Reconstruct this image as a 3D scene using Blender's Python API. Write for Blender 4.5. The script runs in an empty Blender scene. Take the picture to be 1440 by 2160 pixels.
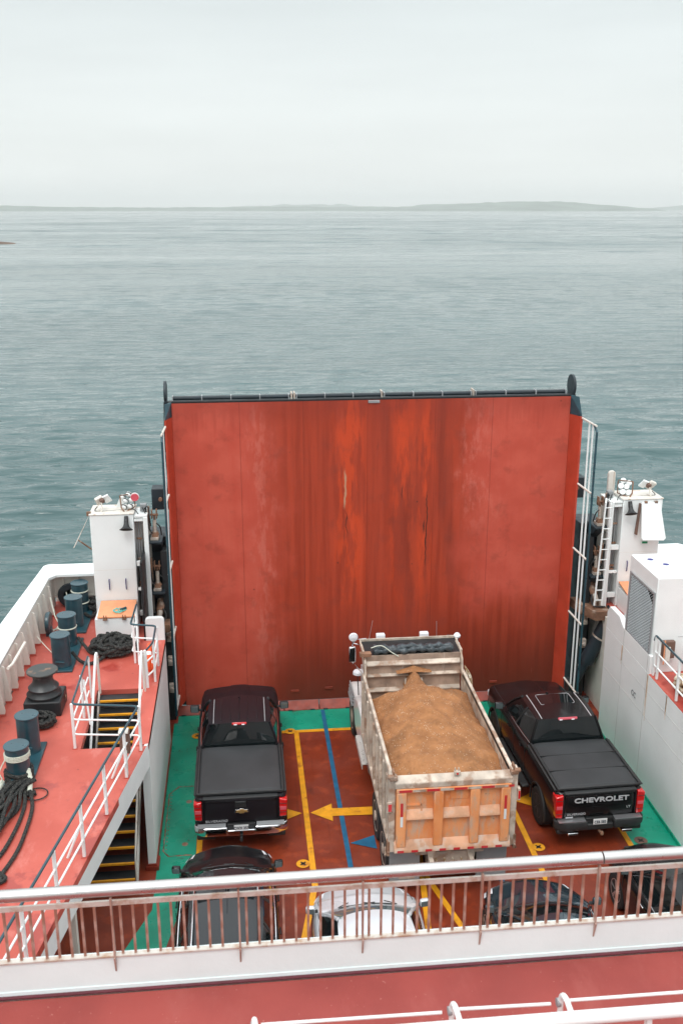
EXPO=0.18; ZEN=3.0; SKYL=9.0; SUNE=1.2; WAMP=1.0; WBMP=1.9; WIOR=1.48; HAZE=0.0001
import bpy, bmesh, math, random
import numpy as np
from mathutils import Vector, Matrix, noise as mnoise
random.seed(7)
R = math.radians
C = bpy.context.scene.collection
SC = bpy.context.scene
OFF = {}

# ------------------------------------------------------------------ node helper
class N:
    def __init__(s, name, rough=.5):
        s.m = bpy.data.materials.new(name); s.m.use_nodes = True
        s.t = s.m.node_tree; s.b = s.t.nodes['Principled BSDF']
        s.b.inputs['Roughness'].default_value = rough
        s._co = None
    def new(s, k): return s.t.nodes.new(k)
    def lk(s, a, b): s.t.links.new(a, b)
    def put(s, v, sock):
        if isinstance(v, (int, float)):
            try: sock.default_value = v
            except Exception: sock.default_value = (v, v, v, 1) if len(sock.default_value) == 4 else (v, v, v)
        elif isinstance(v, tuple):
            n = len(sock.default_value); sock.default_value = (tuple(v) + (1,))[:n] if len(v) < n else v[:n]
        else: s.lk(v, sock)
    def co(s):
        if s._co is None: s._co = s.new('ShaderNodeTexCoord').outputs['Object']
        return s._co
    def xyz(s):
        n = s.new('ShaderNodeSeparateXYZ'); s.lk(s.co(), n.inputs[0]); return n.outputs
    def m_(s, op, a, b=0.0, c=0.0):
        n = s.new('ShaderNodeMath'); n.operation = op
        s.put(a, n.inputs[0]); s.put(b, n.inputs[1]); s.put(c, n.inputs[2]); return n.outputs[0]
    def mul(s, a, b): return s.m_('MULTIPLY', a, b)
    def add(s, a, b): return s.m_('ADD', a, b)
    def sub(s, a, b): return s.m_('SUBTRACT', a, b)
    def mx(s, a, b): return s.m_('MAXIMUM', a, b)
    def noise(s, scale=1., detail=4., vec=(1, 1, 1), rough=.55, dist=0., off=(0, 0, 0)):
        mp = s.new('ShaderNodeMapping'); mp.inputs['Scale'].default_value = vec; mp.inputs['Location'].default_value = off
        s.lk(s.co(), mp.inputs[0])
        n = s.new('ShaderNodeTexNoise'); n.inputs['Scale'].default_value = scale; n.inputs['Detail'].default_value = detail
        n.inputs['Roughness'].default_value = rough; n.inputs['Distortion'].default_value = dist
        s.lk(mp.outputs[0], n.inputs['Vector']); return n.outputs['Fac']
    def voro(s, scale, vec=(1, 1, 1), feat='F1'):
        mp = s.new('ShaderNodeMapping'); mp.inputs['Scale'].default_value = vec
        s.lk(s.co(), mp.inputs[0]); n = s.new('ShaderNodeTexVoronoi'); n.feature = feat
        n.inputs['Scale'].default_value = scale; s.lk(mp.outputs[0], n.inputs['Vector']); return n.outputs['Distance']
    def st(s, v, lo, hi, a=0., b=1.):          # smoothstep remap
        n = s.new('ShaderNodeMapRange'); n.interpolation_type = 'SMOOTHSTEP'
        s.put(v, n.inputs[0]); n.inputs[1].default_value = lo; n.inputs[2].default_value = hi
        n.inputs[3].default_value = a; n.inputs[4].default_value = b
        return n.outputs[0]
    def mix(s, f, a, b):
        n = s.new('ShaderNodeMix'); n.data_type = 'RGBA'
        s.put(f, n.inputs[0]); s.put(a, n.inputs[6]); s.put(b, n.inputs[7]); return n.outputs[2]
    def col(s, v): s.put(v, s.b.inputs['Base Color']); return s
    def rough(s, v): s.put(v, s.b.inputs['Roughness']); return s
    def set(s, **k):
        for a, v in k.items(): s.put(v, s.b.inputs[a.replace('_', ' ')])
        return s
    def bump(s, h, d=.01, st=1.0):
        n = s.new('ShaderNodeBump'); n.inputs['Distance'].default_value = d; n.inputs['Strength'].default_value = st
        s.lk(h, n.inputs['Height']); s.lk(n.outputs[0], s.b.inputs['Normal']); return s

def paint(name, base, rough=.45, var=.25, dirt=(.3, .2, .12), dirt_amt=.3, scale=1.2, streak=True, metal=0., coat=0., bump=.004):
    n = N(name, rough)
    a = n.noise(scale, 6)
    dk = tuple(c * (1 - var) for c in base); lt = tuple(min(1, c * (1 + var * .5)) for c in base)
    c = n.mix(n.st(a, .3, .7), dk, lt)
    if streak:
        k = n.noise(1.0, 5, (7, 7, .5), off=(3, 1, 0))
    else:
        k = n.noise(3.5, 6, off=(3, 1, 5))
    lo = .78 - dirt_amt * .35
    c = n.mix(n.mul(n.st(k, lo, lo + .16), .75), c, dirt)
    n.col(c).set(Metallic=metal)
    n.rough(n.st(n.noise(5, 4), .2, .8, max(.02, rough - .1), min(1, rough + .12)))
    if coat: n.set(Coat_Weight=coat, Coat_Roughness=.05)
    if bump: n.bump(n.noise(18, 4), bump, .5)
    return n.m

M = {}
M['white'] = paint('white_paint', (.80, .825, .82), .42, .07, (.58, .45, .33), .34, .8)
M['white_dirty'] = paint('rust_stained_white_paint', (.70, .66, .60), .5, .15, (.33, .17, .08), .62, 1.3)
M['white_clean'] = paint('white_gloss_paint', (.81, .84, .835), .4, .06, (.60, .47, .35), .16, 1)
M['white_cool'] = paint('cool_white_paint', (.76, .85, .85), .4, .05, (.5, .45, .4), .3, 1)
M['cream'] = paint('cream_paint', (.70, .66, .60), .5, .08, (.4, .3, .2), .3)
M['navy'] = paint('navy_paint', (.016, .062, .082), .34, .3, (.01, .03, .045), .35, 2.5, coat=.2)
M['navy_dark'] = paint('dark_navy_paint', (.012, .022, .03), .5, .3, (.05, .03, .02), .35, 2.)
M['black'] = paint('black_paint', (.014, .016, .018), .5, .35, (.06, .035, .02), .35, 2.)
M['rusty'] = paint('rusty_metal', (.24, .125, .075), .7, .45, (.42, .34, .28), .8, 3., streak=False, bump=.01)
M['pale_metal'] = paint('grimy_pale_metal', (.50, .43, .37), .5, .3, (.18, .08, .04), .8, 6., streak=False)
M['rubber'] = paint('rubber', (.018, .018, .019), .8, .2, (.10, .08, .06), .3, 4, streak=False)
M['plastic'] = paint('black_plastic', (.02, .021, .022), .55, .15, (.05, .05, .05), .1, 4)
M['chrome'] = N('chrome', .12).col((.75, .76, .78)).set(Metallic=1.).m
M['alloy'] = N('alloy_rim', .3).col((.55, .55, .57)).set(Metallic=.8).m
M['orange'] = paint('orange_lid_paint', (.80, .32, .16), .5, .1, (.6, .5, .42), .3, 3)
M['yellow'] = paint('yellow_paint', (.80, .35, .010), .6, .16, (.30, .07, .02), .62, 5, streak=False, bump=.002)
M['blue'] = paint('blue_line_paint', (.008, .12, .24), .6, .2, (.16, .04, .02), .4, 5, streak=False, bump=.002)
M['lifering'] = paint('life_ring_orange', (.85, .10, .02), .5, .1, (.6, .3, .2), .1)
M['rope'] = None
n = N('perforated_step', .4); h = n.voro(17, (1, 1, 1)); n.col(n.mix(n.st(h, .22, .17), (.62, .60, .57), (.03, .03, .03))).set(Metallic=.3); M['step_mesh'] = n.m
n = N('black_rope', .9); w = n.noise(30, 3, (1, 1, 1)); v = n.voro(38)
n.col(n.mix(n.st(w, .35, .75), (.010, .011, .012), (.07, .068, .06))).bump(n.add(v, w), .02, 1.0); M['rope'] = n.m
n = N('pale_rope', .9); n.col(n.mix(n.noise(20, 3), (.42, .46, .38), (.72, .72, .62))).bump(n.voro(40), .01); M['rope_pale'] = n.m
n = N('tan_rope', .9); n.col(n.mix(n.st(n.noise(9, 3), .35, .65), (.30, .17, .07), (.72, .66, .54))).bump(n.voro(30), .02); M['rope_tan'] = n.m
M['rope_teal'] = N('teal_cord', .7).col((.10, .50, .46)).m

# decks
def deck_mat(name, base, dark, light, wet=.0, sc=1.):
    n = N(name, .5)
    a = n.noise(.7 * sc, 8, rough=.62); b = n.noise(3.2 * sc, 6, off=(4, 2, 0)); k = n.noise(14 * sc, 5, off=(9, 3, 0))
    c = n.mix(n.st(a, .35, .68), dark, base)
    c = n.mix(n.mul(n.st(b, .5, .72), .6), c, light)
    c = n.mix(n.mul(n.st(k, .62, .75), .5), c, tuple(x * .35 for x in base))
    oil = n.mul(n.st(n.noise(1.6, 4, (1, .5, 1), off=(6, 6, 0)), .62, .72), .6); c = n.mix(oil, c, tuple(x * .3 for x in base))
    tr = n.mul(n.st(n.noise(1., 3, (5, .22, 1), off=(2, 2, 0)), .60, .68), .35); c = n.mix(tr, c, tuple(x * .45 for x in base))
    n.col(c).rough(n.st(n.noise(.9 * sc, 6, off=(2, 7, 0)), .40, .62, .22 + .25 * (1 - wet), .62))
    n.bump(n.noise(40, 3), .004, .4); return n.m
M['deck_red'] = deck_mat('vehicle_deck_paint', (.255, .039, .013), (.18, .026, .010), (.38, .060, .016), .6)
n = N('green_deck_paint', .45)
c = n.mix(n.st(n.noise(.9, 6), .3, .7), (0.002, .25, .155), (.004, .37, .235))
rs = n.noise(2.4, 8, rough=.7, off=(2, 5, 0)); c = n.mix(n.st(rs, .60, .70), c, (.05, .035, .02))
c = n.mix(n.mul(n.st(n.noise(22, 3), .66, .76), .7), c, (.10, .05, .02))
n.col(c).rough(n.st(n.noise(1.1, 5, off=(5, 5, 0)), .4, .6, .2, .5)).bump(n.noise(30, 3), .004, .4); M['deck_green'] = n.m
n = N('mooring_deck_paint', .5)
a = n.noise(.55, 8, rough=.6); c = n.mix(n.st(a, .36, .64), (.44, .076, .052), (.53, .108, .078))
wet = n.st(n.noise(.8, 7, off=(3, 1, 0), rough=.65), .54, .60)
c = n.mix(n.mul(n.st(n.noise(2.6, 7, (1, .45, 1), rough=.7, off=(1, 8, 0)), .54, .68), .5), c, (.60, .20, .165)); c = n.mix(n.mul(n.st(n.voro(2.3), .075, .045), .7), c, (.24, .045, .035)); c = n.mix(n.mul(wet, .8), c, (.33, .040, .030)); c = n.mix(n.mul(n.st(n.noise(9, 5), .60, .75), .35), c, (.30, .05, .04))
n.col(c).rough(n.st(wet, 0, 1, .55, .28)).bump(n.noise(35, 3), .003, .4); M['deck_coral'] = n.m
n = N('upper_deck_paint', .5)
c = n.mix(n.st(n.noise(.8, 7), .35, .65), (.255, .036, .029), (.32, .050, .040))
c = n.mix(n.mul(n.st(n.noise(30, 2), .70, .78), .5), c, (.6, .3, .25)); c = n.mix(n.mul(n.st(n.noise(1.7, 7, (1, .4, 1), rough=.7, off=(7, 2, 0)), .52, .70), .4), c, (.36, .085, .07)); n.col(c).bump(n.noise(30, 3), .003, .4); M['deck_upper'] = n.m

# ramp door: object coords = metres (x across from left edge, z up)
n = N('weathered_red_door_paint', .5); X, Y, Z = n.xyz()
wob = n.mul(n.sub(n.noise(1.0, 6, (.9, 1, .8), rough=.62), .5), 1.9)
xw = n.add(X, wob)
st1 = n.noise(1.0, 8, (5.5, 1, .22), rough=.65); st2 = n.noise(1.0, 7, (13, 1, .35), rough=.7, off=(5, 0, 2)); st3 = n.noise(1.0, 6, (2.2, 1, .30), off=(1, 0, 7))
c = n.mix(n.st(st1, .35, .65), (.30, .035, .014), (.40, .048, .018))
c = n.mix(n.mul(n.st(st2, .52, .72), .28), c, (.24, .036, .022))
org = n.mx(n.mul(n.st(X, 3.9, 4.4), n.st(X, 5.15, 4.7)), n.mul(n.st(X, 5.4, 5.9), n.st(X, 6.95, 6.5)))
org = n.mul(n.mul(org, n.st(n.noise(1., 7, (2.6, 1, .45), rough=.68, off=(8, 0, 1)), .44, .56)), n.st(Z, 2.2, 4.4))
c = n.mix(n.mul(org, .7), c, (.62, .066, .016))
dk = n.mul(n.mul(n.st(X, 5.0, 5.6), n.st(X, 8.2, 7.2)), n.st(st3, .45, .62)); c = n.mix(n.mul(dk, .38), c, (.18, .030, .018))
pink = n.mx(n.st(xw, 3.3, 1.7), n.mul(n.st(xw, 7.0, 8.4), n.st(n.add(Z, wob), 2.2, 3.6)))
pk = n.mix(n.st(n.noise(1.3, 6, off=(0, 0, 4)), .35, .65), (.50, .074, .046), (.57, .098, .063))
pk = n.mix(n.mul(n.st(st1, .5, .65), .25), pk, (.48, .055, .035))
c = n.mix(n.mul(pink, .88), c, pk)
edge = n.mul(n.mul(n.st(xw, 1.7, 2.2), n.st(xw, 2.75, 2.3)), n.st(n.noise(3, 6, (2.2, 1, .6), rough=.7), .45, .6))
edge2 = n.mul(n.mul(n.mul(n.st(xw, 7.2, 7.6), n.st(xw, 8.6, 8.0)), n.st(n.noise(3, 6, (2, 1, .7), rough=.7, off=(4, 0, 0)), .48, .62)), n.st(Z, 4.5, 6))
c = n.mix(n.mul(n.mx(edge, edge2), .22), c, (.66, .24, .19))
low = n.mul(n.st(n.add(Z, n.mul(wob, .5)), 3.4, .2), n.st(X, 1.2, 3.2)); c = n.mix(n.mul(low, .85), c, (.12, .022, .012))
mot = n.noise(1.6, 7, rough=.65, off=(11, 0, 3)); c = n.mix(n.mul(n.st(mot, .52, .70), .35), c, (.20, .035, .022))
scr = n.mul(n.st(n.noise(1., 3, (26, 1, .9), off=(3, 0, 5)), .70, .76), n.st(n.noise(.9, 3, off=(6, 0, 2)), .45, .6)); c = n.mix(n.mul(scr, .5), c, (.50, .16, .11))
top = n.st(n.add(Z, n.mul(n.sub(st1, .5), 1.6)), 7.9, 8.6); c = n.mix(n.mul(top, .35), c, (.22, .03, .02))
# rust scars and seams
for (cx, z0, z1, wd) in ((4.42, 5.7, 6.9, .040), (4.45, 4.9, 5.8, .016), (6.62, 4.0, 6.3, .022), (5.28, 7.3, 7.6, .03), (5.94, 5.9, 6.5, .020), (6.55, 4.9, 5.5, .032)):
    d = n.m_('ABSOLUTE', n.sub(n.add(X, n.mul(n.sub(n.noise(2, 5, (1, 1, 1.5), off=(cx, 0, 0)), .5), .16)), cx))
    k = n.mul(n.mul(n.st(d, wd, wd * .3), n.st(Z, z0, z0 + .3)), n.st(Z, z1, z1 - .3))
    c = n.mix(n.mul(k, n.st(st2, .25, .5)), c, (.46, .27, .17) if wd > .035 else (.05, .018, .012))
for cx in (1.7, 3.33, 5.0, 6.78, 8.3):
    d = n.m_('ABSOLUTE', n.sub(X, cx)); c = n.mix(n.mul(n.st(d, .014, .004), .4), c, (.12, .014, .008))
c = n.mix(n.mul(n.st(n.voro(1.1, (1, .1, 1)), .035, .02), .7), c, (.07, .02, .015))
n.col(c).rough(n.st(st1, .3, .7, .38, .6)).set(Specular_IOR_Level=.35)
n.bump(n.add(n.mul(n.noise(1.2, 4), 2.), n.mul(st2, .3)), .02, .35); M['door'] = n.m
M['door_edge'] = paint('red_flange_paint', (.47, .050, .022), .5, .15, (.22, .03, .02), .45, 1.5)
M['flap'] = paint('red_flap_paint', (.27, .035, .015), .5, .3, (.12, .02, .012), .5, 3., streak=False)

# vehicles
def carpaint(name, col, rough=.12, flake=.0, coat=.35, dirt=0., dustcol=(.3, .25, .2)):
    n = N(name, rough)
    c = n.mix(n.noise(1.5, 5), tuple(x * .85 for x in col), tuple(x * 1.15 for x in col))
    if dirt: c = n.mix(n.mul(n.st(n.noise(4, 7, rough=.7), .4, .75), dirt), c, dustcol)
    n.col(c).set(Coat_Weight=coat, Coat_Roughness=.03, Metallic=flake, Specular_IOR_Level=.3); n.rough(n.st(n.noise(.8, 2), .3, .8, rough, rough + .06)); return n.m
M['cp_black'] = carpaint('black_car_paint', (.006, .006, .007), .20, 0, .15, .10, (.10, .09, .085))
M['cp_maroon'] = carpaint('black_plum_car_paint', (.010, .008, .011), .40, 0, .0)
M['cp_sky_sheen'] = carpaint('dark_grey_car_paint', (.012, .014, .017), .2)  # black suv roof, sky reflection put into the colour as grey
M['cp_blue'] = carpaint('dark_blue_grey_car_paint', (.022, .045, .060), .12, .45, 1.)
M['cp_silver'] = carpaint('silver_car_paint', (.62, .64, .67), .25, .35)
M['cp_white'] = carpaint('dirty_white_truck_paint', (.72, .72, .71), .3, 0., .5, .35, (.45, .38, .31))
M['glass'] = N('tinted_glass', .03).col((.006, .009, .010)).set(Specular_IOR_Level=.6).m
M['glass_sky_tone'] = N('sky_toned_glass', .03).col((.10, .13, .135)).set(Specular_IOR_Level=.5).m  # pale base colour stands in for sky reflected in the glass
n = N('vinyl_cover', .62); n.col(n.mix(n.st(n.noise(1.3, 6, (1, .8, 1)), .3, .7), (.020, .022, .024), (.033, .035, .038))).bump(n.noise(160, 2), .003, .5); M['vinyl'] = n.m
M['lens_red'] = N('red_lens', .12).col((.60, .006, .008)).set(Coat_Weight=1., Specular_IOR_Level=.7).m
M['lens_pink'] = N('faded_pink_lens', .2).col((.62, .10, .13)).m
M['lens_white'] = N('clear_lens', .1).col((.75, .75, .78)).m
M['plate'] = N('plate_white', .4).col((.70, .72, .72)).m
M['ink'] = N('dark_lettering', .5).col((.02, .03, .05)).m
M['letter'] = N('silver_lettering', .3).col((.62, .63, .65)).set(Metallic=.3).m
M['gold'] = N('gold_emblem', .3).col((.62, .38, .14)).set(Metallic=.6).m
M['bed_white'] = paint('worn_cream_bed_paint', (.56, .47, .39), .6, .35, (.28, .15, .09), .85, 2.2, streak=False, bump=.01)
M['bed_in'] = paint('scuffed_bed_steel', (.36, .26, .20), .6, .4, (.60, .52, .45), .55, 2.6, bump=.01)
n = N('worn_orange_tailgate_paint', .6); c = n.mix(n.st(n.noise(1.2, 6), .3, .7), (.70, .23, .07), (.80, .34, .14))
c = n.mix(n.st(n.noise(1.5, 8, (3, 1, .8), rough=.7), .46, .64), c, (.56, .36, .25)); c = n.mix(n.st(n.noise(6, 7, rough=.75, off=(3, 3, 3)), .63, .70), c, (.12, .06, .035))
n.col(c).bump(n.noise(14, 5), .01, .6); M['bed_orange'] = n.m
n = N('damp_sand', .9); a = n.noise(2.2, 8, rough=.6); c = n.mix(n.st(a, .3, .7), (.28, .118, .044), (.42, .185, .072))
dm = n.noise(1.1, 6, (1, 1, 1), rough=.65, off=(7, 1, 2)); c = n.mix(n.mul(n.st(dm, .50, .66), .55), c, (.17, .075, .028)); peb = n.voro(22); pn = n.noise(5, 4, off=(2, 2, 0)); c = n.mix(n.mul(n.st(peb, .30, .16), n.st(pn, .46, .58)), c, (.62, .43, .30))
n.col(c).bump(n.add(n.mul(n.noise(26, 6, rough=.7), 1.2), n.mul(n.st(peb, .3, .1), .5)), .03, .8); M['sand'] = n.m
M['tarp'] = paint('blue_grey_tarp', (.05, .065, .075), .35, .5, (.30, .27, .24), .4, 6, streak=False, bump=.02)
M['refl_red'] = N('red_tape', .35).col((.52, .03, .035)).m
n = N('brushed_steel_handrail', .3); n.col(n.mix(n.noise(2, 5), (.50, .48, .47), (.62, .60, .59))).set(Metallic=1.).rough(n.st(n.noise(6, 4), .3, .7, .24, .4)); M['steel'] = n.m
n = N('rust_stained_rail_steel', .5); n.col(n.mix(n.st(n.noise(5, 6), .35, .65), (.36, .18, .13), (.52, .38, .32))).set(Metallic=.35); M['rail_bar'] = n.m
n = N('pale_rail_steel', .45); n.col(n.mix(n.st(n.noise(4, 7, rough=.7), .45, .68), (.62, .58, .53), (.42, .26, .17))).set(Metallic=.3); M['rail_flat'] = n.m
M['dark'] = N('dark_recess', .8).col((.012, .014, .015)).m
M['brown_box'] = paint('brown_steel', (.17, .095, .07), .6, .3, (.1, .05, .03), .3)
M['green_tag'] = N('green_tag', .5).col((.0, .22, .08)).m
M['grey'] = paint('grey_paint', (.30, .31, .32), .5, .15, (.15, .13, .1), .2)
M['rock'] = paint('shore_rock', (.13, .075, .045), .9, .4, (.05, .04, .03), .5, .05, streak=False, bump=0)

# ------------------------------------------------------------------ mesh builder
class MB:
    def __init__(s): s.v = []; s.f = []
    def ad(s, vs, fs):
        o = len(s.v); s.v += [tuple(v) for v in vs]; s.f += [tuple(i + o for i in f) for f in fs]; return s
    def bx(s, x0, x1, y0, y1, z0, z1):
        if x0 > x1: x0, x1 = x1, x0
        if y0 > y1: y0, y1 = y1, y0
        if z0 > z1: z0, z1 = z1, z0
        return s.ad([(x0, y0, z0), (x1, y0, z0), (x1, y1, z0), (x0, y1, z0), (x0, y0, z1), (x1, y0, z1), (x1, y1, z1), (x0, y1, z1)],
                    [(0, 3, 2, 1), (4, 5, 6, 7), (0, 1, 5, 4), (1, 2, 6, 5), (2, 3, 7, 6), (3, 0, 4, 7)])
    def ob(s, c, d, rot):                      # oriented box: centre, dims, euler
        m = Matrix.Translation(c) @ __import__('mathutils').Euler(rot).to_matrix().to_4x4()
        t = MB().bx(-d[0] / 2, d[0] / 2, -d[1] / 2, d[1] / 2, -d[2] / 2, d[2] / 2)
        return s.ad([m @ Vector(v) for v in t.v], t.f)
    def tube(s, pts, r, n=10, cap=True, closed=False):
        pts = [Vector(p) for p in pts]; L = len(pts); rs = r if isinstance(r, (list, tuple)) else [r] * L
        vs = []; up = None
        for i, p in enumerate(pts):
            a = pts[i - 1] if (i > 0 or closed) else p; b = pts[(i + 1) % L] if (i < L - 1 or closed) else p
            t = (b - a).normalized()
            if up is None: up = Vector((0, 0, 1)) if abs(t.z) < .9 else Vector((1, 0, 0))
            q = t.cross(up); q = q.normalized() if q.length > 1e-5 else t.orthogonal().normalized()
            up = q.cross(t).normalized()
            for k in range(n):
                an = 2 * math.pi * k / n; vs.append(p + (q * math.cos(an) + up * math.sin(an)) * rs[i])
        fs = []
        for i in range(L if closed else L - 1):
            j = (i + 1) % L
            for k in range(n): fs.append((i * n + k, i * n + (k + 1) % n, j * n + (k + 1) % n, j * n + k))
        if cap and not closed: fs.append(tuple(range(n - 1, -1, -1))); fs.append(tuple((L - 1) * n + k for k in range(n)))
        return s.ad(vs, fs)
    def cyl(s, a, b, r, r2=None, n=20): return s.tube([a, b], [r, r if r2 is None else r2], n)
    def lathe(s, prof, c, ax='z', n=28):       # prof [(r, h)]
        vs = []; fs = []
        for r, h in prof:
            for k in range(n):
                a = 2 * math.pi * k / n; x, y = r * math.cos(a), r * math.sin(a)
                p = (x, y, h) if ax == 'z' else ((h, x, y) if ax == 'x' else (y, h, x))
                vs.append((c[0] + p[0], c[1] + p[1], c[2] + p[2]))
        for i in range(len(prof) - 1):
            for k in range(n): fs.append((i * n + k, i * n + (k + 1) % n, (i + 1) * n + (k + 1) % n, (i + 1) * n + k))
        fs.append(tuple(range(n - 1, -1, -1))); fs.append(tuple((len(prof) - 1) * n + k for k in range(n)))
        return s.ad(vs, fs)
    def prism(s, poly, ax, a, b):              # polygon in the other two axes, extruded along ax
        n = len(poly)
        P = {'z': lambda u, v, w: (u, v, w), 'x': lambda u, v, w: (w, u, v), 'y': lambda u, v, w: (u, w, v)}[ax]
        return s.ad([P(u, v, a) for u, v in poly] + [P(u, v, b) for u, v in poly],
                    [tuple(range(n - 1, -1, -1)), tuple(range(n, 2 * n))] + [(i, (i + 1) % n, n + (i + 1) % n, n + i) for i in range(n)])
    def grid(s, fn, nu, nv):
        vs = [fn(i / nu, j / nv) for j in range(nv + 1) for i in range(nu + 1)]
        return s.ad(vs, [(j * (nu + 1) + i, j * (nu + 1) + i + 1, (j + 1) * (nu + 1) + i + 1, (j + 1) * (nu + 1) + i) for j in range(nv) for i in range(nu)])
    def build(s, name, mat, parent=None, bev=0., smooth=35, origin=None, fix=True, thick=0.):
        me = bpy.data.meshes.new(name)
        off = Vector((0, 0, 0))
        if parent is not None: off = OFF.get(parent.name, Vector((0, 0, 0)))
        elif origin is not None: off = Vector(origin)
        me.from_pydata([tuple(Vector(v) - off) for v in s.v], [], s.f)
        if fix:
            bm = bmesh.new(); bm.from_mesh(me); bmesh.ops.recalc_face_normals(bm, faces=bm.faces); bm.to_mesh(me); bm.free()
        if smooth: me.shade_smooth(); me.set_sharp_from_angle(angle=R(smooth))
        me.materials.append(M[mat] if isinstance(mat, str) else mat)
        o = bpy.data.objects.new(name, me); C.objects.link(o)
        if parent is not None: o.parent = parent; OFF[o.name] = off
        elif origin is not None: o.location = off; OFF[o.name] = off
        if thick:
            md = o.modifiers.new('th', 'SOLIDIFY'); md.thickness = thick; md.offset = -1
        if bev:
            md = o.modifiers.new('bv', 'BEVEL'); md.width = bev; md.segments = 2; md.limit_method = 'ANGLE'; md.angle_limit = R(35)
        return o

def tag(o, label, cat, group=None, kind=None):
    if label: o['label'] = label
    if cat: o['category'] = cat
    if group: o['group'] = group
    if kind: o['kind'] = kind
    return o
def thing(name, loc, label, cat, group=None, kind=None):
    o = bpy.data.objects.new(name, None); C.objects.link(o); o.location = loc; o.empty_display_size = .2
    OFF[o.name] = Vector(loc); return tag(o, label, cat, group, kind)
def copy_tree(o, parent=None):
    c = o.copy(); C.objects.link(c)
    if parent is not None: c.parent = parent
    for ch in [q for q in bpy.data.objects if q.parent == o]: copy_tree(ch, c)
    return c
def arc(c, r, a0, a1, n, pl='xy', h=0):
    out = []
    for i in range(n + 1):
        a = R(a0 + (a1 - a0) * i / n); x, y = r * math.cos(a), r * math.sin(a)
        out.append({'xy': (c[0] + x, c[1] + y, c[2]), 'xz': (c[0] + x, c[1], c[2] + y), 'yz': (c[0], c[1] + x, c[2] + y)}[pl])
    return out
def smoothpath(pts, k=6):
    P = [Vector(p) for p in pts]; out = []
    for i in range(len(P) - 1):
        a = P[max(i - 1, 0)]; b = P[i]; c = P[i + 1]; d = P[min(i + 2, len(P) - 1)]
        for j in range(k):
            t = j / k; out.append(.5 * ((2 * b) + (c - a) * t + (2 * a - 5 * b + 4 * c - d) * t * t + (3 * b - a - 3 * c + d) * t ** 3))
    out.append(P[-1]); return out
def textmesh(name, txt, size, mat, parent, loc, rot, depth=.006, font_bold=0., sx=1.):
    cu = bpy.data.curves.new(name, 'FONT'); cu.body = txt; cu.size = size; cu.extrude = depth; cu.align_x = 'CENTER'; cu.align_y = 'CENTER'; cu.offset = font_bold; cu.resolution_u = 4
    o = bpy.data.objects.new(name + '_tmp', cu); C.objects.link(o)
    dg = bpy.context.evaluated_depsgraph_get(); me = bpy.data.meshes.new_from_object(o.evaluated_get(dg))
    bpy.data.objects.remove(o, do_unlink=True)
    me.transform(Matrix.Translation(loc) @ __import__('mathutils').Euler(rot).to_matrix().to_4x4() @ Matrix.Diagonal((sx, 1, 1, 1)))
    off = OFF.get(parent.name, Vector((0, 0, 0))); me.transform(Matrix.Translation(-off))
    me.materials.clear(); me.materials.append(M[mat]); ob = bpy.data.objects.new(name, me); C.objects.link(ob); ob.parent = parent; return ob
# ------------------------------------------------------------------ camera, light, sky
PITCH, YAW = math.atan(640 / 2100), R(5.8)
cam = bpy.data.cameras.new('camera'); co = bpy.data.objects.new('camera', cam); C.objects.link(co)
cam.sensor_fit = 'VERTICAL'; cam.sensor_height = 36; cam.sensor_width = 24; cam.lens = 35
cam.clip_start = .1; cam.clip_end = 90000
co.location = (0, 0, 13.4); co.rotation_euler = (math.pi / 2 - PITCH, 0, -YAW)
cam.dof.use_dof = True; cam.dof.focus_distance = 22; cam.dof.aperture_fstop = 2.2
SC.camera = co
SC.render.resolution_x = 682; SC.render.resolution_y = 1024
SC.view_settings.view_transform = 'Standard'; SC.view_settings.look = 'None'; SC.view_settings.exposure = EXPO; SC.view_settings.gamma = 1
w = bpy.data.worlds.new('World'); SC.world = w; w.use_nodes = True; t = w.node_tree; bg = t.nodes['Background']
sky = t.nodes.new('ShaderNodeTexSky'); sky.sky_type = 'NISHITA'; sky.sun_disc = False
SUN_EL, SUN_AZ = R(58), R(205)
sky.sun_elevation = SUN_EL; sky.sun_rotation = SUN_AZ; sky.air_density = 1; sky.dust_density = 3
tc = t.nodes.new('ShaderNodeTexCoord'); sp = t.nodes.new('ShaderNodeSeparateXYZ'); t.links.new(tc.outputs['Generated'], sp.inputs[0])
mp = t.nodes.new('ShaderNodeMapping'); mp.inputs['Scale'].default_value = (1.2, 1.2, 9); t.links.new(tc.outputs['Generated'], mp.inputs[0])
mp.inputs['Rotation'].default_value = (0.05, 0.0, 0)
no = t.nodes.new('ShaderNodeTexNoise'); no.inputs['Scale'].default_value = 2.0; no.inputs['Detail'].default_value = 4; no.inputs['Roughness'].default_value = .5; t.links.new(mp.outputs[0], no.inputs['Vector'])
mr = t.nodes.new('ShaderNodeMapRange'); mr.inputs[1].default_value = 0; mr.inputs[2].default_value = 1.; mr.inputs[3].default_value = 1.0; mr.inputs[4].default_value = ZEN; t.links.new(sp.outputs['Z'], mr.inputs[0])
mr2 = t.nodes.new('ShaderNodeMapRange'); mr2.inputs[1].default_value = .3; mr2.inputs[2].default_value = .7; mr2.inputs[3].default_value = .94; mr2.inputs[4].default_value = 1.04; t.links.new(no.outputs['Fac'], mr2.inputs[0])
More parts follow.
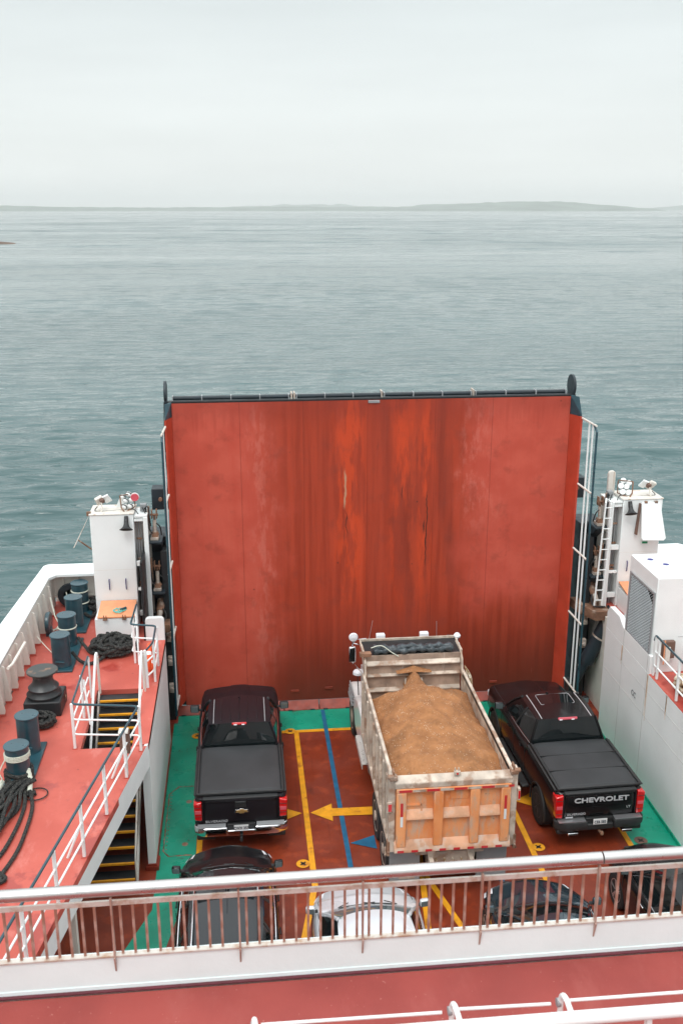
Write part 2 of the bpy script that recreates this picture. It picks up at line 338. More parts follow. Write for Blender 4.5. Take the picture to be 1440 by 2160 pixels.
# slight darkening just above the hazy horizon band, as overcast does
cr = t.nodes.new('ShaderNodeValToRGB'); e = cr.color_ramp.elements
e[0].position = 0.0; e[0].color = (.965, 1.0, .985, 1); e[1].position = .18; e[1].color = (.605, .652, .652, 1)
e2 = cr.color_ramp.elements.new(.06); e2.color = (.815, .855, .845, 1); e3 = cr.color_ramp.elements.new(.5); e3.color = (.71, .75, .76, 1)
t.links.new(sp.outputs['Z'], cr.inputs[0])
mm = t.nodes.new('ShaderNodeMath'); mm.operation = 'MULTIPLY'; t.links.new(mr.outputs[0], mm.inputs[0]); t.links.new(mr2.outputs[0], mm.inputs[1])
vm = t.nodes.new('ShaderNodeVectorMath'); vm.operation = 'SCALE'; t.links.new(cr.outputs[0], vm.inputs[0]); t.links.new(mm.outputs[0], vm.inputs['Scale'])
vs = t.nodes.new('ShaderNodeVectorMath'); vs.operation = 'SCALE'; t.links.new(vm.outputs[0], vs.inputs[0]); vs.inputs['Scale'].default_value = SKYL
mxn = t.nodes.new('ShaderNodeMix'); mxn.data_type = 'RGBA'; mxn.inputs[0].default_value = .93
t.links.new(sky.outputs[0], mxn.inputs[6]); t.links.new(vs.outputs[0], mxn.inputs[7]); t.links.new(mxn.outputs[2], bg.inputs[0]); bg.inputs[1].default_value = .1
sl = bpy.data.lights.new('sun', 'SUN'); sl.energy = SUNE; sl.angle = R(25); sl.color = (1, .97, .93)
so = bpy.data.objects.new('sun', sl); C.objects.link(so)
d = Vector((math.sin(SUN_AZ) * math.cos(SUN_EL), math.cos(SUN_AZ) * math.cos(SUN_EL), math.sin(SUN_EL)))
so.rotation_euler = d.to_track_quat('Z', 'Y').to_euler(); so.location = (0, 0, 60)

# ------------------------------------------------------------------ sea: a fan of real waves reaching the horizon
SEA = -2.6
def fractal(nwave, seed, lam0, lam1):
    rg = np.random.RandomState(seed); out = []
    for _ in range(nwave):
        lam = lam0 * (lam1 / lam0) ** rg.rand(); th = rg.normal(1.58, .27)
        out.append((lam, th, rg.rand() * 6.28, .0062 * lam ** .55))
    return out
def make_sea(AMP=WAMP, BMP=WBMP):
    na, nr = 560, 1500
    an = np.linspace(R(-42), R(54), na); rr = 24 * (15800 / 24) ** (np.linspace(0, 1, nr) ** 1.12)
    A, RR = np.meshgrid(an, rr); X = RR * np.sin(A); Y = RR * np.cos(A)
    cell = np.maximum(RR * (an[1] - an[0]), np.gradient(rr)[:, None] * np.ones_like(A))
    Z = np.zeros_like(X)
    mod = .75 + .45 * np.sin(X * .021 + 1.3 * np.sin(Y * .013)) * np.sin(Y * .034 + .9 * np.sin(X * .011 + 2))
    for lam, th, ph, am in fractal(150, 5, 1.1, 7):
        k = 2 * math.pi / lam; f = np.clip((lam / cell - 2.) / 2., 0, 1)
        s = np.sin(k * (X * math.cos(th) + Y * math.sin(th)) + ph)
        Z += AMP * am * f * (s + .5 * s * s)
    Z *= mod * np.minimum(1, (70 / RR) ** .62)
    far = np.clip((RR - 140) / 450, 0, 1)
    for lam, th, ph, am in fractal(70, 11, 6, 70):
        k = 2 * math.pi / lam; f = np.clip((lam / cell - 2.) / 2., 0, 1)
        Z += .0016 * lam * f * far * np.sin(k * (X * math.cos(th) + Y * math.sin(th)) + ph)
    V = np.stack([X, Y, Z + SEA], -1).reshape(-1, 3)
    i = np.arange(nr - 1)[:, None] * na + np.arange(na - 1)[None]; F = np.stack([i, i + 1, i + na + 1, i + na], -1).reshape(-1, 4)[:, ::-1]
    me = bpy.data.meshes.new('sea'); me.vertices.add(len(V)); me.vertices.foreach_set('co', V.ravel())
    me.loops.add(F.size); me.loops.foreach_set('vertex_index', F.ravel().astype(np.int32))
    me.polygons.add(len(F)); me.polygons.foreach_set('loop_start', np.arange(0, F.size, 4, dtype=np.int32)); me.update(); me.validate(); me.shade_smooth()
    n = N('sea_water', .12)
    a = n.noise(1.15, 3, (.32, 1.0, 1), rough=.5, dist=.4); b = n.noise(.42, 3, (.30, 1, 1), rough=.5, off=(3, 7, 0), dist=.3); g = n.noise(.02, 5, (.35, 1, 1), off=(1, 1, 0))
    n.col(n.mix(n.st(g, .3, .7), (.028, .072, .073), (.040, .092, .094))).set(IOR=WIOR, Specular_IOR_Level=.5)
    n.rough(n.st(n.noise(.006, 5, (.25, 1, 1), off=(5, 1, 0)), .38, .62, .03, .13))
    P_ = n.xyz(); dd = n.m_('SQRT', n.add(n.mul(P_[0], P_[0]), n.mul(P_[1], P_[1]))); fd_ = n.m_('MINIMUM', 1.0, n.m_('POWER', n.m_('DIVIDE', 70.0, n.mx(dd, 1.0)), .75))
    lg = n.mul(n.st(dd, 150, 700), n.mul(n.noise(.07, 6, (.22, 1, 1), rough=.62, off=(9, 2, 0)), 2.4))
    n.bump(n.add(lg, n.mul(fd_, n.add(n.mul(a, .12 * BMP), n.mul(b, .30 * BMP)))), 1.0, 1.0)
    me.materials.append(n.m); o = bpy.data.objects.new('sea', me); C.objects.link(o); o['kind'] = 'structure'
    q = MB().bx(-15900, 15900, -15900, 15900, SEA - 3.6, SEA - 3.4).build('seabed', 'rock'); q['kind'] = 'structure'
make_sea()

# ------------------------------------------------------------------ far land
def ridge(name, a0, a1, dist, depth, hmax, seed, col, prof):
    mb = MB(); nu, nv = 220, 10
    def fn(u, v):
        a = R(a0 + (a1 - a0) * u); r = dist + depth * v
        h = hmax * (prof(u) * (.72 + .5 * (mnoise.fractal((u * 9 + seed, v * 1.5, 0), 1., 2., 5) ))) * math.sin(min(1, v * 1.6 + .02) * math.pi / 2)
        h += hmax * .05 * mnoise.noise((u * 120, v * 4, seed))
        return (r * math.sin(a), r * math.cos(a), SEA - 2 + max(h, -1) * 1.0)
    mb.grid(fn, nu, nv); n = N(name + '_ground', .95); n.col(n.mix(n.st(n.noise(.004, 6), .4, .6), col, tuple(c * 1.7 for c in col)))
    o = mb.build(name, n.m, smooth=80, fix=False); o['kind'] = 'structure'; return o
tri = lambda c, w: (lambda u: max(0, 1 - abs((u - c) / w)) ** .6)
ridge('hills', -32, 23.2, 7600, 2600, 105, 3, (.08, .105, .085), lambda u: min(1, (1 - u) * 9) ** .7 * (.50 + .16 * math.sin(u * 7 + 1) + .28 * max(0, 1 - abs(u - .86) / .16)))
ridge('hills', -4, 12, 12000, 3000, 80, 9, (.09, .12, .10), lambda u: math.sin(u * math.pi) ** 1.4)
ridge('hills', 20.5, 42, 12000, 2600, 75, 5, (.09, .12, .10), lambda u: min(1, u * 6) * (.6 + .3 * math.sin(u * 8)))
mb = MB()
def hd(u, v):
    x = -158 + 55 * u; return (x, 500 + 14 * v, SEA - .5 + 2.6 * math.sin(v * math.pi) * min(1, (1 - u) * 4.) * (.6 + .5 * mnoise.noise((u * 9, v * 2, 1))) + .4)
mb.grid(hd, 60, 10).build('headland', 'rock', fix=False)['kind'] = 'structure'

# ------------------------------------------------------------------ haze
if HAZE > 0:
    hz = MB().bx(-16200, 16200, -16200, 16200, SEA - 5, 190).build('haze', 'dark'); hz['kind'] = 'stuff'
    hm = bpy.data.materials.new('haze_air'); hm.use_nodes = True; hn = hm.node_tree; hn.nodes.remove(hn.nodes['Principled BSDF'])
    pv = hn.nodes.new('ShaderNodeVolumePrincipled'); pv.inputs['Color'].default_value = (.965, 1, .99, 1); pv.inputs['Density'].default_value = HAZE; pv.inputs['Anisotropy'].default_value = .0
    hn.links.new(pv.outputs[0], hn.nodes['Material Output'].inputs['Volume']); hz.data.materials.clear(); hz.data.materials.append(hm)
    try: hm.volume_intersection_method = 'FAST'
    except Exception: pass

# ------------------------------------------------------------------ decks
def struct(o): o['kind'] = 'structure'; return o
deck = struct(MB().bx(-3.9, 11.1, -2, 25.0, -.25, 0).build('vehicle_deck', 'deck_red'))
G = .004
gb = MB(); gb.prism([(-2.07, 24.95), (-2.07, 18.3), (-2.07, 17.0), (-2.5, 15.9), (-3.6, 13.0), (-2.3, 13.0), (-1.46, 17.2), (-1.27, 18.0), (-1.27, 23.86), (8.28, 23.86), (8.28, 13), (9.29, 13), (9.29, 24.95)][::-1], 'z', 0, G)
gb.build('green_border', 'deck_green', deck)
ln = lambda poly, mat, h=2 * G, name='lane_line': MB().prism(poly, 'z', h - G * .5, h).build(name, mat, deck, smooth=0)
ln([(-1.27, 23.73), (8.28, 23.73), (8.28, 23.86), (-1.27, 23.86)], 'yellow', name='stop_line')
def strip(p, q, w, mat, h=2 * G, name='lane_line'):
    p, q = Vector(p), Vector(q); d = (q - p).normalized(); k = Vector((-d.y, d.x)) * w / 2
    return ln([tuple(p - k), tuple(q - k), tuple(q + k), tuple(p + k)], mat, h, name)
strip((-1.2, 23.73), (-1.2, 17.6), .12, 'yellow'); strip((8.23, 23.73), (8.23, 17.4), .12, 'yellow')
strip((1.2, 23.73), (1.22, 17.35), .125, 'yellow'); strip((1.21, 17.38), (.78, 15.3), .125, 'yellow'); strip((.78, 15.3), (-.6, 10), .125, 'yellow')
strip((6.0, 23.73), (6.03, 17.0), .125, 'yellow'); strip((6.03, 17.0), (6.3, 13), .125, 'yellow')
strip((3.56, 18.3), (3.28, 15.6), .12, 'yellow'); strip((3.45, 17.9), (4.15, 15.2), .12, 'yellow')
strip((2.0, 24.9), (2.02, 17.6), .11, 'blue', 3 * G, 'blue_line'); strip((5.0, 20), (5.12, 16.6), .11, 'blue', 3 * G, 'blue_line')
ln([(1.31, 20.0), (1.83, 20.32), (1.82, 20.12), (2.9, 20.1), (2.9, 19.78), (1.81, 19.82), (1.80, 19.62)], 'yellow', 4 * G, 'painted_arrow')
ln([(1.12, 20.0), (.55, 20.34), (.56, 20.1), (-.8, 20.08), (-.8, 19.84), (.56, 19.86), (.53, 19.66)], 'yellow', 4 * G, 'painted_arrow')
ln([(6.13, 20.0), (6.62, 20.3), (6.62, 20.1), (7.6, 20.1), (7.6, 19.85), (6.62, 19.85), (6.62, 19.66)], 'yellow', 4 * G, 'painted_arrow')
ln([(2.10, 18.76), (2.66, 19.0), (2.66, 18.5)], 'blue', 4 * G, 'painted_triangle')
for (x, y) in [(1.04, 23.8), (1.02, 18.14), (6.18, 18.2), (-1.42, 23.8), (8.5, 18.2), (6.2, 23.8), (3.7, 20.9)]:
    k = MB().lathe([(.145, 4.6 * G), (.135, 5 * G), (.0, 5 * G)], (x, y, 0), n=24).build('lashing_socket', 'yellow' if x != 8.5 else 'brown_box', deck)
    q = MB()
    for a in (40, 130): q.ob((x, y, 5.6 * G), (.15, .032, .004), (0, 0, R(a)))
    q.lathe([(.045, 5 * G), (.04, 5.4 * G)], (x, y, 0), n=14); q.build('socket_slot', 'dark', k)
# rusty weld seam of a hatch in the green paint
q = MB(); pts = []
for a, b in (((-1.3, 21.4), (-1.78, 21.4)), ((-1.78, 21.4), (-1.98, 21.1)), ((-1.98, 21.1), (-1.98, 18.9)), ((-1.98, 18.9), (-1.85, 18.7)), ((-1.85, 18.7), (-1.3, 18.7))):
    L = max(3, int((Vector(b) - Vector(a)).length / .05))
    for i in range(L): pts.append((a[0] + (b[0] - a[0]) * i / L + random.uniform(-.008, .008), a[1] + (b[1] - a[1]) * i / L + random.uniform(-.008, .008), G))
q.tube(pts, [random.uniform(.006, .022) for _ in pts], 5); q.build('hatch_seam', 'rusty', deck)
q = MB()
for i in range(16): MB().lathe([(.02, G), (.016, 2.6 * G)], (-1.92, 18.95 + i * .14, 0), n=8).build('hatch_bolt', 'rusty', deck)
for x, y in ((-1.5, 20.75), (-1.52, 19.1)): MB().lathe([(.07, G), (.05, 2.5 * G)], (x, y, 0), n=12).build('hatch_bolt', 'rusty', deck)
# hinged flaps at the foot of the ramp
fl = thing('hinge_flaps', (3.4, 25, 0), 'row of red steel hinge flaps along the foot of the red ramp', 'hinge flap')
x = -2.0
while x < 9.0:
    x2 = min(x + .98, 9.1)
    MB().prism([(24.96, .012), (25.19, .20), (25.19, .17), (24.99, -.03)], 'x', x + .012, x2 - .012).build('flap_plate', 'flap', fl, bev=.006)
    h = MB()
    for dx in (.16, .78): h.tube([(x + dx - .05, 24.95, .02), (x + dx + .07, 24.95, .02)], .02, 8)
    h.build('hinge', 'black', fl); x = x2

# mooring decks (raised, at 3.0 m)
md = struct(MB().build('mooring_deck', 'deck_coral')) if False else None
def moor(sg):
    X = (lambda x: x) if sg < 0 else (lambda x: 7.18 - x)
    mb = MB(); T, B = 3.0, 2.86
    if sg < 0:
        for poly in ([(-5.3, 20.77), (-2.08, 20.77), (-2.08, 23.4), (-2.62, 23.4), (-2.62, 26.3), (-5.3, 26.3)],
                     [(-5.45, 18.2), (-3.42, 18.2), (-3.42, 20.77), (-5.3, 20.77)],
                     [(-2.40, 18.2), (-2.08, 18.3), (-2.08, 20.77), (-2.40, 20.77)],
                     [(-5.6, 8), (-4.03, 8), (-2.11, 18.2), (-5.45, 18.2)]):
            mb.prism(poly, 'z', B, T)
    else:
        mb.prism([(9.262, 8.0), (12.8, 8.0), (12.6, 26.3), (9.8, 26.3), (9.8, 23.4), (9.43, 23.4), (9.43, 20.31), (9.262, 20.31)], 'z', B, T)
    o = mb.build('mooring_deck', 'deck_coral'); struct(o); return o
moor(-1); moor(1)
# upper (bridge) deck in the foreground
struct(MB().bx(-9, 15, -3, 7.72, 6.28, 6.42).build('upper_deck', 'deck_upper'))

# ------------------------------------------------------------------ hull, walls
def wall(name, label, cat, loc): return thing(name, loc, label, cat)
lw = wall('casing_wall', 'long white painted wall beside the green deck strip, holding up the red mooring deck', 'wall', (-2.15, 20.8, 0))
MB().bx(-2.24, -2.08, 18.3, 23.42, .0, 2.99).build('wall_plate', 'white', lw)
MB().bx(-2.26, -2.06, 18.27, 23.45, .0, .14).build('foot_strip', 'flap', lw)
MB().bx(-2.30, -2.02, 18.24, 18.62, .0, .10).build('foot_plate', 'flap', lw)
MB().prism([(18.31, 3.0), (18.31, 2.52), (18.29, 2.52)], 'x', -2.1, -2.08).build('gusset', 'white', lw) if False else None
# end panel with rounded top
def rtop(x0, x1, z0, z1, r):
    return [(x0, z0), (x1, z0)] + [(x1 - r + r * math.cos(R(a)), z1 - r + r * math.sin(R(a))) for a in range(0, 91, 15)] + [(x0 + r - r * math.sin(R(a)), z1 - r + r * math.cos(R(a))) for a in range(0, 91, 15)]
MB().prism(rtop(-2.56, -2.09, 2.9, 3.60, .1), 'y', 23.43, 23.55).build('end_panel', 'white_clean', lw, bev=.015)
fs = thing('deck_fascia', (-3, 13, 2.5), 'white fascia girder slanting along the edge of the red mooring deck above the stairs', 'fascia')
MB().prism([(-2.085, 18.31), (-4.05, 7.99), (-4.11, 8.0), (-2.145, 18.32)], 'z', 2.5, 2.996).build('fascia_plate', 'white_clean', fs)
MB().prism([(-2.085, 18.31), (-4.05, 7.99), (-4.2, 7.99), (-2.235, 18.31)], 'z', 2.46, 2.498).build('flange', 'white', fs)
for (x, y, tpy) in ((-3.32, 13.2, 0), (-3.05, 14.5, 0)):
    tag(MB().bx(x - .09, x + .02, y - .06, y + .06, 0, 2.45).build('deck_pillar', 'cream', origin=(x, y, 0), bev=.01), 'cream steel pillar under the slanting fascia, ' + ('nearer the front railing' if y < 14 else 'the one closer to the stairs'), 'pillar')
hr = wall('inner_wall', 'shadowed inner wall under the red mooring deck behind the stairs', 'wall', (-3.7, 16, 0))
MB().bx(-3.95, -3.85, 5, 24, 0, 2.84).build('wall_plate', 'grey', hr); MB().bx(-3.84, -2.25, 21.6, 21.7, 0, 2.84).build('end_wall', 'grey', hr)
# right casing wall
rw = wall('casing_wall', 'tall white ship casing wall beside the black pickup with yellow reflections', 'wall', (9.4, 16, 0))
MB().prism([(8.0, 0), (23.1, 0), (23.1, 2.99), (8.0, 2.99)], 'x', 9.26, 9.42).build('wall_plate', 'white', rw)
MB().prism([(20.3, 2.995), (23.1, 2.995), (23.1, 3.42), (22.95, 3.62), (22.3, 3.62), (22.0, 3.45), (20.3, 3.45)], 'x', 9.262, 9.40).build('upper_plate', 'white', rw, bev=.01)
MB().bx(9.235, 9.257, 8, 23.1, 0, .10).build('foot_strip', 'deck_green', rw)
seam_m = paint('faint_seam', (.50, .49, .47), .5)
for y in (20.42, 21.9): MB().bx(9.255, 9.259, y - .004, y + .004, .2, 3.4).build('weld_seam', seam_m, rw)
MB().bx(9.255, 9.259, 8, 23.0, 1.9, 1.905).build('weld_seam', seam_m, rw); MB().bx(9.255, 9.259, 17, 22.4, 2.55, 2.554).build('weld_seam', seam_m, rw)
q = MB()
for y, L in ((20.33, 1.2), (19.25, .8), (21.95, .6), (16.8, .7)):
    for j in range(6):
        a = y + random.uniform(-.03, .03); q.bx(9.2565, 9.2585, a - .006, a + .006, 2.96 - L * random.uniform(.3, 1), 2.98)
q.build('rust_streak', paint('faint_rust_streak', (.72, .50, .34), .6, .3, (.8, .75, .7), .7, 6), rw)
textmesh('lettering', 'CC', .20, 'ink', rw, (9.252, 21.02, 2.12), (R(90), 0, R(-90)), .001)
rr_ = wall('recess_wall', 'dirty rust stained white wall in the recess behind the diagonal navy cylinder', 'wall', (9.7, 24, 0))
MB().bx(9.62, 9.72, 23.12, 26.2, 0, 2.84).build('wall_plate', 'white_dirty', rr_)
MB().bx(9.42, 9.64, 23.0, 23.1, 0, 2.84).build('corner_plate', 'white_dirty', rr_)
# hull sides
for X0, sgn, lb in ((-5.7, -1, 'white and navy hull side below the left bulwark, above the water'), (12.9, 1, 'white and navy hull side on the right of the ship above the water')):
    h = wall('hull_side', lb, 'hull', (X0, 10, 0))
    MB().prism([(X0 - .25 * sgn, -6), (X0 + .15 * sgn, -6), (X0 + .15 * sgn, 26.5), (X0 - .25 * sgn, 26.5)], 'z', .8, 2.84).build('upper_plate', 'white', h)
    MB().prism([(X0 - .25 * sgn, -6), (X0 + .13 * sgn, -6), (X0 + .13 * sgn, 26.5), (X0 - .25 * sgn, 26.5)], 'z', -5, .795).build('lower_plate', 'navy_dark', h)
st = wall('stern_wall', 'dark stern plating around the foot of the ramp opening', 'hull', (3.6, 26, 0))
MB().bx(-5.6, -2.66, 26.35, 26.5, -5, 2.84).build('stern_plate', 'navy_dark', st); MB().bx(9.86, 12.8, 26.35, 26.5, -5, 2.84).build('stern_plate', 'navy_dark', st)
MB().bx(-2.6, 9.7, 25.02, 25.3, -3.0, -.02).build('sill_plate', 'navy_dark', st)
for s_ in (0, 1):
    X = (lambda x: x) if not s_ else (lambda x: 7.18 - x)
    lab = 'black steel door frame column at the ' + ('left edge of the red ramp' if not s_ else 'right edge of the red ramp beside the ladder tower')
    f = thing('frame_column', (X(-2.3), 25.6, 0), lab, 'frame column')
    MB().bx(X(-2.66), X(-1.98), 25.30, 26.2, -2, 5.12).build('column_plate', 'navy_dark', f, bev=.02)
    MB().bx(X(-2.2), X(-2.02), 24.75, 25.29, -.2, 4.9).build('guide_channel', 'black', f, bev=.01)
    MB().bx(X(-2.62), X(-2.56), 23.6 if not s_ else 24.6, 25.25, .01, 5.0).build('side_plate', 'black' if not s_ else 'white_dirty', f)
    q = MB().bx(X(-2.52), X(-1.97), 24.55, 25.28, -.2, .01); q.build('sill', 'flap', f)
    for z in (.9, 1.7, 2.4): MB().bx(X(-2.15), X(-2.0), 24.6, 24.74, z, z + .25).lathe([(.05, 24.55), (.05, 24.62)], (X(-2.08), 0, z + .12), 'y', 12).build('guide_roller', 'pale_metal', f, bev=.01)

# ------------------------------------------------------------------ red stern ramp
rp = thing('stern_ramp', (3.42, 25.3, .15), 'huge raised red stern ramp with weathered streaked paint closing off the vehicle deck', 'ramp')
XL, XR, ZB, ZT = -1.76, 8.62, .20, 8.68
pan = MB()
def pf(u, v):
    x = XL + (XR - XL) * u; z = ZB + (ZT - ZB) * v
    return (x, 25.2 + .012 * mnoise.noise((x * .8, z * .8, 3)) , z)
pan.grid(pf, 60, 50)
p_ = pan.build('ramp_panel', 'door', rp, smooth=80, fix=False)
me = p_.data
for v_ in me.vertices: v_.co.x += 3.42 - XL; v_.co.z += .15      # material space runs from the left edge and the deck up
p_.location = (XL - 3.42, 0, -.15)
MB().bx(XL - .1, XR + .1, 25.23, 25.85, ZB, ZT - .04).build('ramp_core', 'navy_dark', rp)
MB().prism([(XL, 25.215), (XL - .13, 24.82), (XL - .17, 24.82), (XL - .09, 25.3)], 'z', ZB + .15, 8.32).build('side_flange', 'door_edge', rp)
MB().prism([(XR, 25.215), (XR + .17, 24.80), (XR + .22, 24.80), (XR + .09, 25.3)], 'z', ZB + .15, 8.20).build('side_flange', 'door_edge', rp)
for X0, s in ((XL, -1), (XR, 1)):
    z1 = 8.33 if s < 0 else 8.21
    MB().ad([(X0, 25.21, 8.70), (X0 + .02 * s, 25.21, z1), (X0 + (.15 if s < 0 else .20) * s, 24.80, z1), (X0 + .16 * s, 25.0, 8.70), (X0 + .02 * s, 25.35, 8.7), (X0 + .18 * s, 25.35, z1)],
            [(0, 1, 2, 3), (0, 3, 4), (3, 2, 5, 4), (1, 5, 2), (0, 4, 5, 1)]).build('corner_plate', 'navy', rp, smooth=0, fix=True)
# top beam and rollers
q = MB().bx(XL - .1, XR + .05, 25.26, 25.42, ZT - .02, ZT + .03).bx(XL, XR, 25.62, 25.7, ZT + .02, ZT + .10); q.build('top_beam', 'black', rp)
q = MB(); segs = [(-1.74, 1.22), (1.42, 3.62), (3.70, 6.0), (6.12, 8.55)]
for a, b in segs: q.tube([(a, 25.5, ZT + .075), (b, 25.5, ZT + .075)], .05, 10)
q.build('roller', 'navy_dark', rp)
for a, b in segs:
    k = int((b - a) / .62)
    for i in range(k + 1): MB().bx(a + (b - a) * i / k - .012, a + (b - a) * i / k + .012, 25.40, 25.64, ZT + .03, ZT + .14).build('roller_bracket', 'grey', rp)
for x in (1.29, 1.36, 3.63, 6.05): MB().bx(x - .02, x + .02, 25.38, 25.66, ZT, ZT + .19).build('lug', 'pale_metal', rp, bev=.005)
MB().bx(3.25, 3.55, 25.17, 25.24, 8.60, 8.67).build('top_latch', 'grey', rp, bev=.01)
for X0, s in ((XL - .16, -1), (XR + .12, 1)):
    o = MB().lathe([(.0, X0 - .025), (.30, X0 - .03), (.30, X0 + .03), (.0, X0 + .025)], (0, 25.55, ZT + .22), 'x', 30)
    o.bx(X0 - .028, X0 + .028, 25.30, 25.80, ZT - .4, ZT + .15); o.build('hook_plate', 'navy_dark', rp)
    MB().bx(X0 - .12, X0 + .06, 25.28, 25.7, 7.4, 7.95).build('lock_lug', 'black', rp, bev=.01)
    b_ = MB().bx(X0 - .05, X0 + .48 * s, 25.32, 25.75, 5.85, 6.42); b_.build('lock_box', 'navy_dark', rp, bev=.02)
    MB().lathe([(.05, 25.24), (.05, 25.33)], (X0 + .25 * s, 0, 6.15), 'y', 14).build('lock_pin', 'rusty', rp)
    MB().tube([(X0 + .03 * s, 25.3, 8.7), (X0 + .06 * s, 25.1, 7.6), (X0 + .0 * s, 25.1, 6.5)], .012, 6).build('cable', 'black', rp)
for x, z in ((-.9, .42), (1.25, .45), (2.2, .5), (6.9, .45)): MB().bx(x - .11, x + .11, 25.17, 25.195, z, z + .08).build('lashing_cup', 'flap', rp, bev=.01)
for X0, s, lab in ((-1.94, -1, 'left'), (8.86, 1, 'right')):
    r = thing('ramp_railing', (X0, 24.3, .4), 'upright railing of white rails and navy handrail along the %s edge of the ramp' % lab, 'railing')
    for yy, mt, rd in ((24.32, 'white_clean', .024), (24.05, 'white_clean', .024)):
        MB().tube([(X0, yy, .75 - (24.32 - yy) * .2), (X0, yy, 8.15)], rd, 8).build('mid_rail', mt, r)
    MB().tube([(X0 + .01, 23.78, .65), (X0 + .01, 23.78, 8.02), (X0, 24.0, 8.18)], .03, 8).build('handrail', 'navy', r)
    for z in (8.17, 6.40, 4.6, 2.75, .72): MB().tube([(X0 - .03 * s, 24.79, z), (X0, 23.80, z)], .027, 8).build('rail_post', 'white_dirty', r)
# ------------------------------------------------------------------ bulwarks
for s_ in (0, 1):
    X = (lambda x: x) if not s_ else (lambda x: 7.18 - x)
    b = thing('bulwark', (X(-5.4), 18, 3), 'white ship bulwark with a wide flat cap and upright stiffeners ' + ('round the left mooring deck' if not s_ else 'round the right mooring deck'), 'bulwark')
    zt = 4.0
    inn = lambda y: X(-5.22 - (25.9 - y) * .022); out = lambda y: X(-5.6 - (25.9 - y) * .07)
    ys = [26.05, 22, 18, 14, 10, 8]
    vs = []; fs = []
    for i, y in enumerate(ys):
        vs += [(inn(y), y, 3.0), (inn(y) - .06 * (1 if not s_ else -1), y, 3.0), (inn(y) - .06 * (1 if not s_ else -1), y, zt - .03), (inn(y), y, zt - .03)]
        if i:
            a = (i - 1) * 4; c = i * 4; fs += [(a + k, a + (k + 1) % 4, c + (k + 1) % 4, c + k) for k in range(4)]
    MB().ad(vs, fs).build('side_plate', 'cream', b)
    vs = []; fs = []
    iy = [25.75, 25.62, 22, 18, 14, 10, 8]
    cap = [(X(-4.0), 25.75), (X(-4.95), 25.75), (X(-5.08), 25.72), (inn(25.45), 25.5)] + [(inn(y), y) for y in iy[2:]]
    oc = [(X(-4.0), 26.62), (X(-5.30), 26.62), (X(-5.45), 26.62), (out(26.6) - 0, 26.5)] + [(out(y) , y) for y in iy[2:]]
    for (a, c) in zip(cap, oc): vs += [(a[0], a[1], zt), (c[0], c[1], zt - .015), (c[0], c[1], zt - .10), (a[0], a[1], zt - .10)]
    for i in range(1, len(cap)):
        a = (i - 1) * 4; c = i * 4; fs += [(a + k, a + (k + 1) % 4, c + (k + 1) % 4, c + k) for k in range(4)]
    MB().ad(vs, fs).build('cap_rail', 'white_clean', b, bev=.02)
    MB().bx(X(-5.25), X(-3.9), 26.0, 26.06, 3.3, zt - .1).build('end_plate', 'cream', b)
    MB().bx(X(-5.25), X(-3.9), 26.3, 26.36, 3.0, 3.28).build('end_plate', 'cream', b)
    MB().bx(X(-5.25), X(-3.9), 25.95, 26.3, 3.25, 3.3).build('ledge', 'white_dirty', b)
    y = 25.2
    while y > 9:
        xi = inn(y); d = .30 if not s_ else -.30
        MB().prism([(xi, 3.001), (xi + d * .42, 3.001), (xi + d * .5, 3.12), (xi + d * .18, 3.86), (xi, 3.89)], 'y', y - .012, y + .012).build('stiffener', 'cream', b, smooth=0)
        MB().bx(xi, xi + d * .5, y - .014, y + .014, 3.0, 3.05).build('foot', 'deck_coral', b, smooth=0) if y > 15 else None
        y -= .605
    for xx in (-4.55, -4.95): MB().bx(X(xx), X(xx + .02), 25.90, 26.0, 3.3, zt - .1).build('stiffener', 'cream', b)

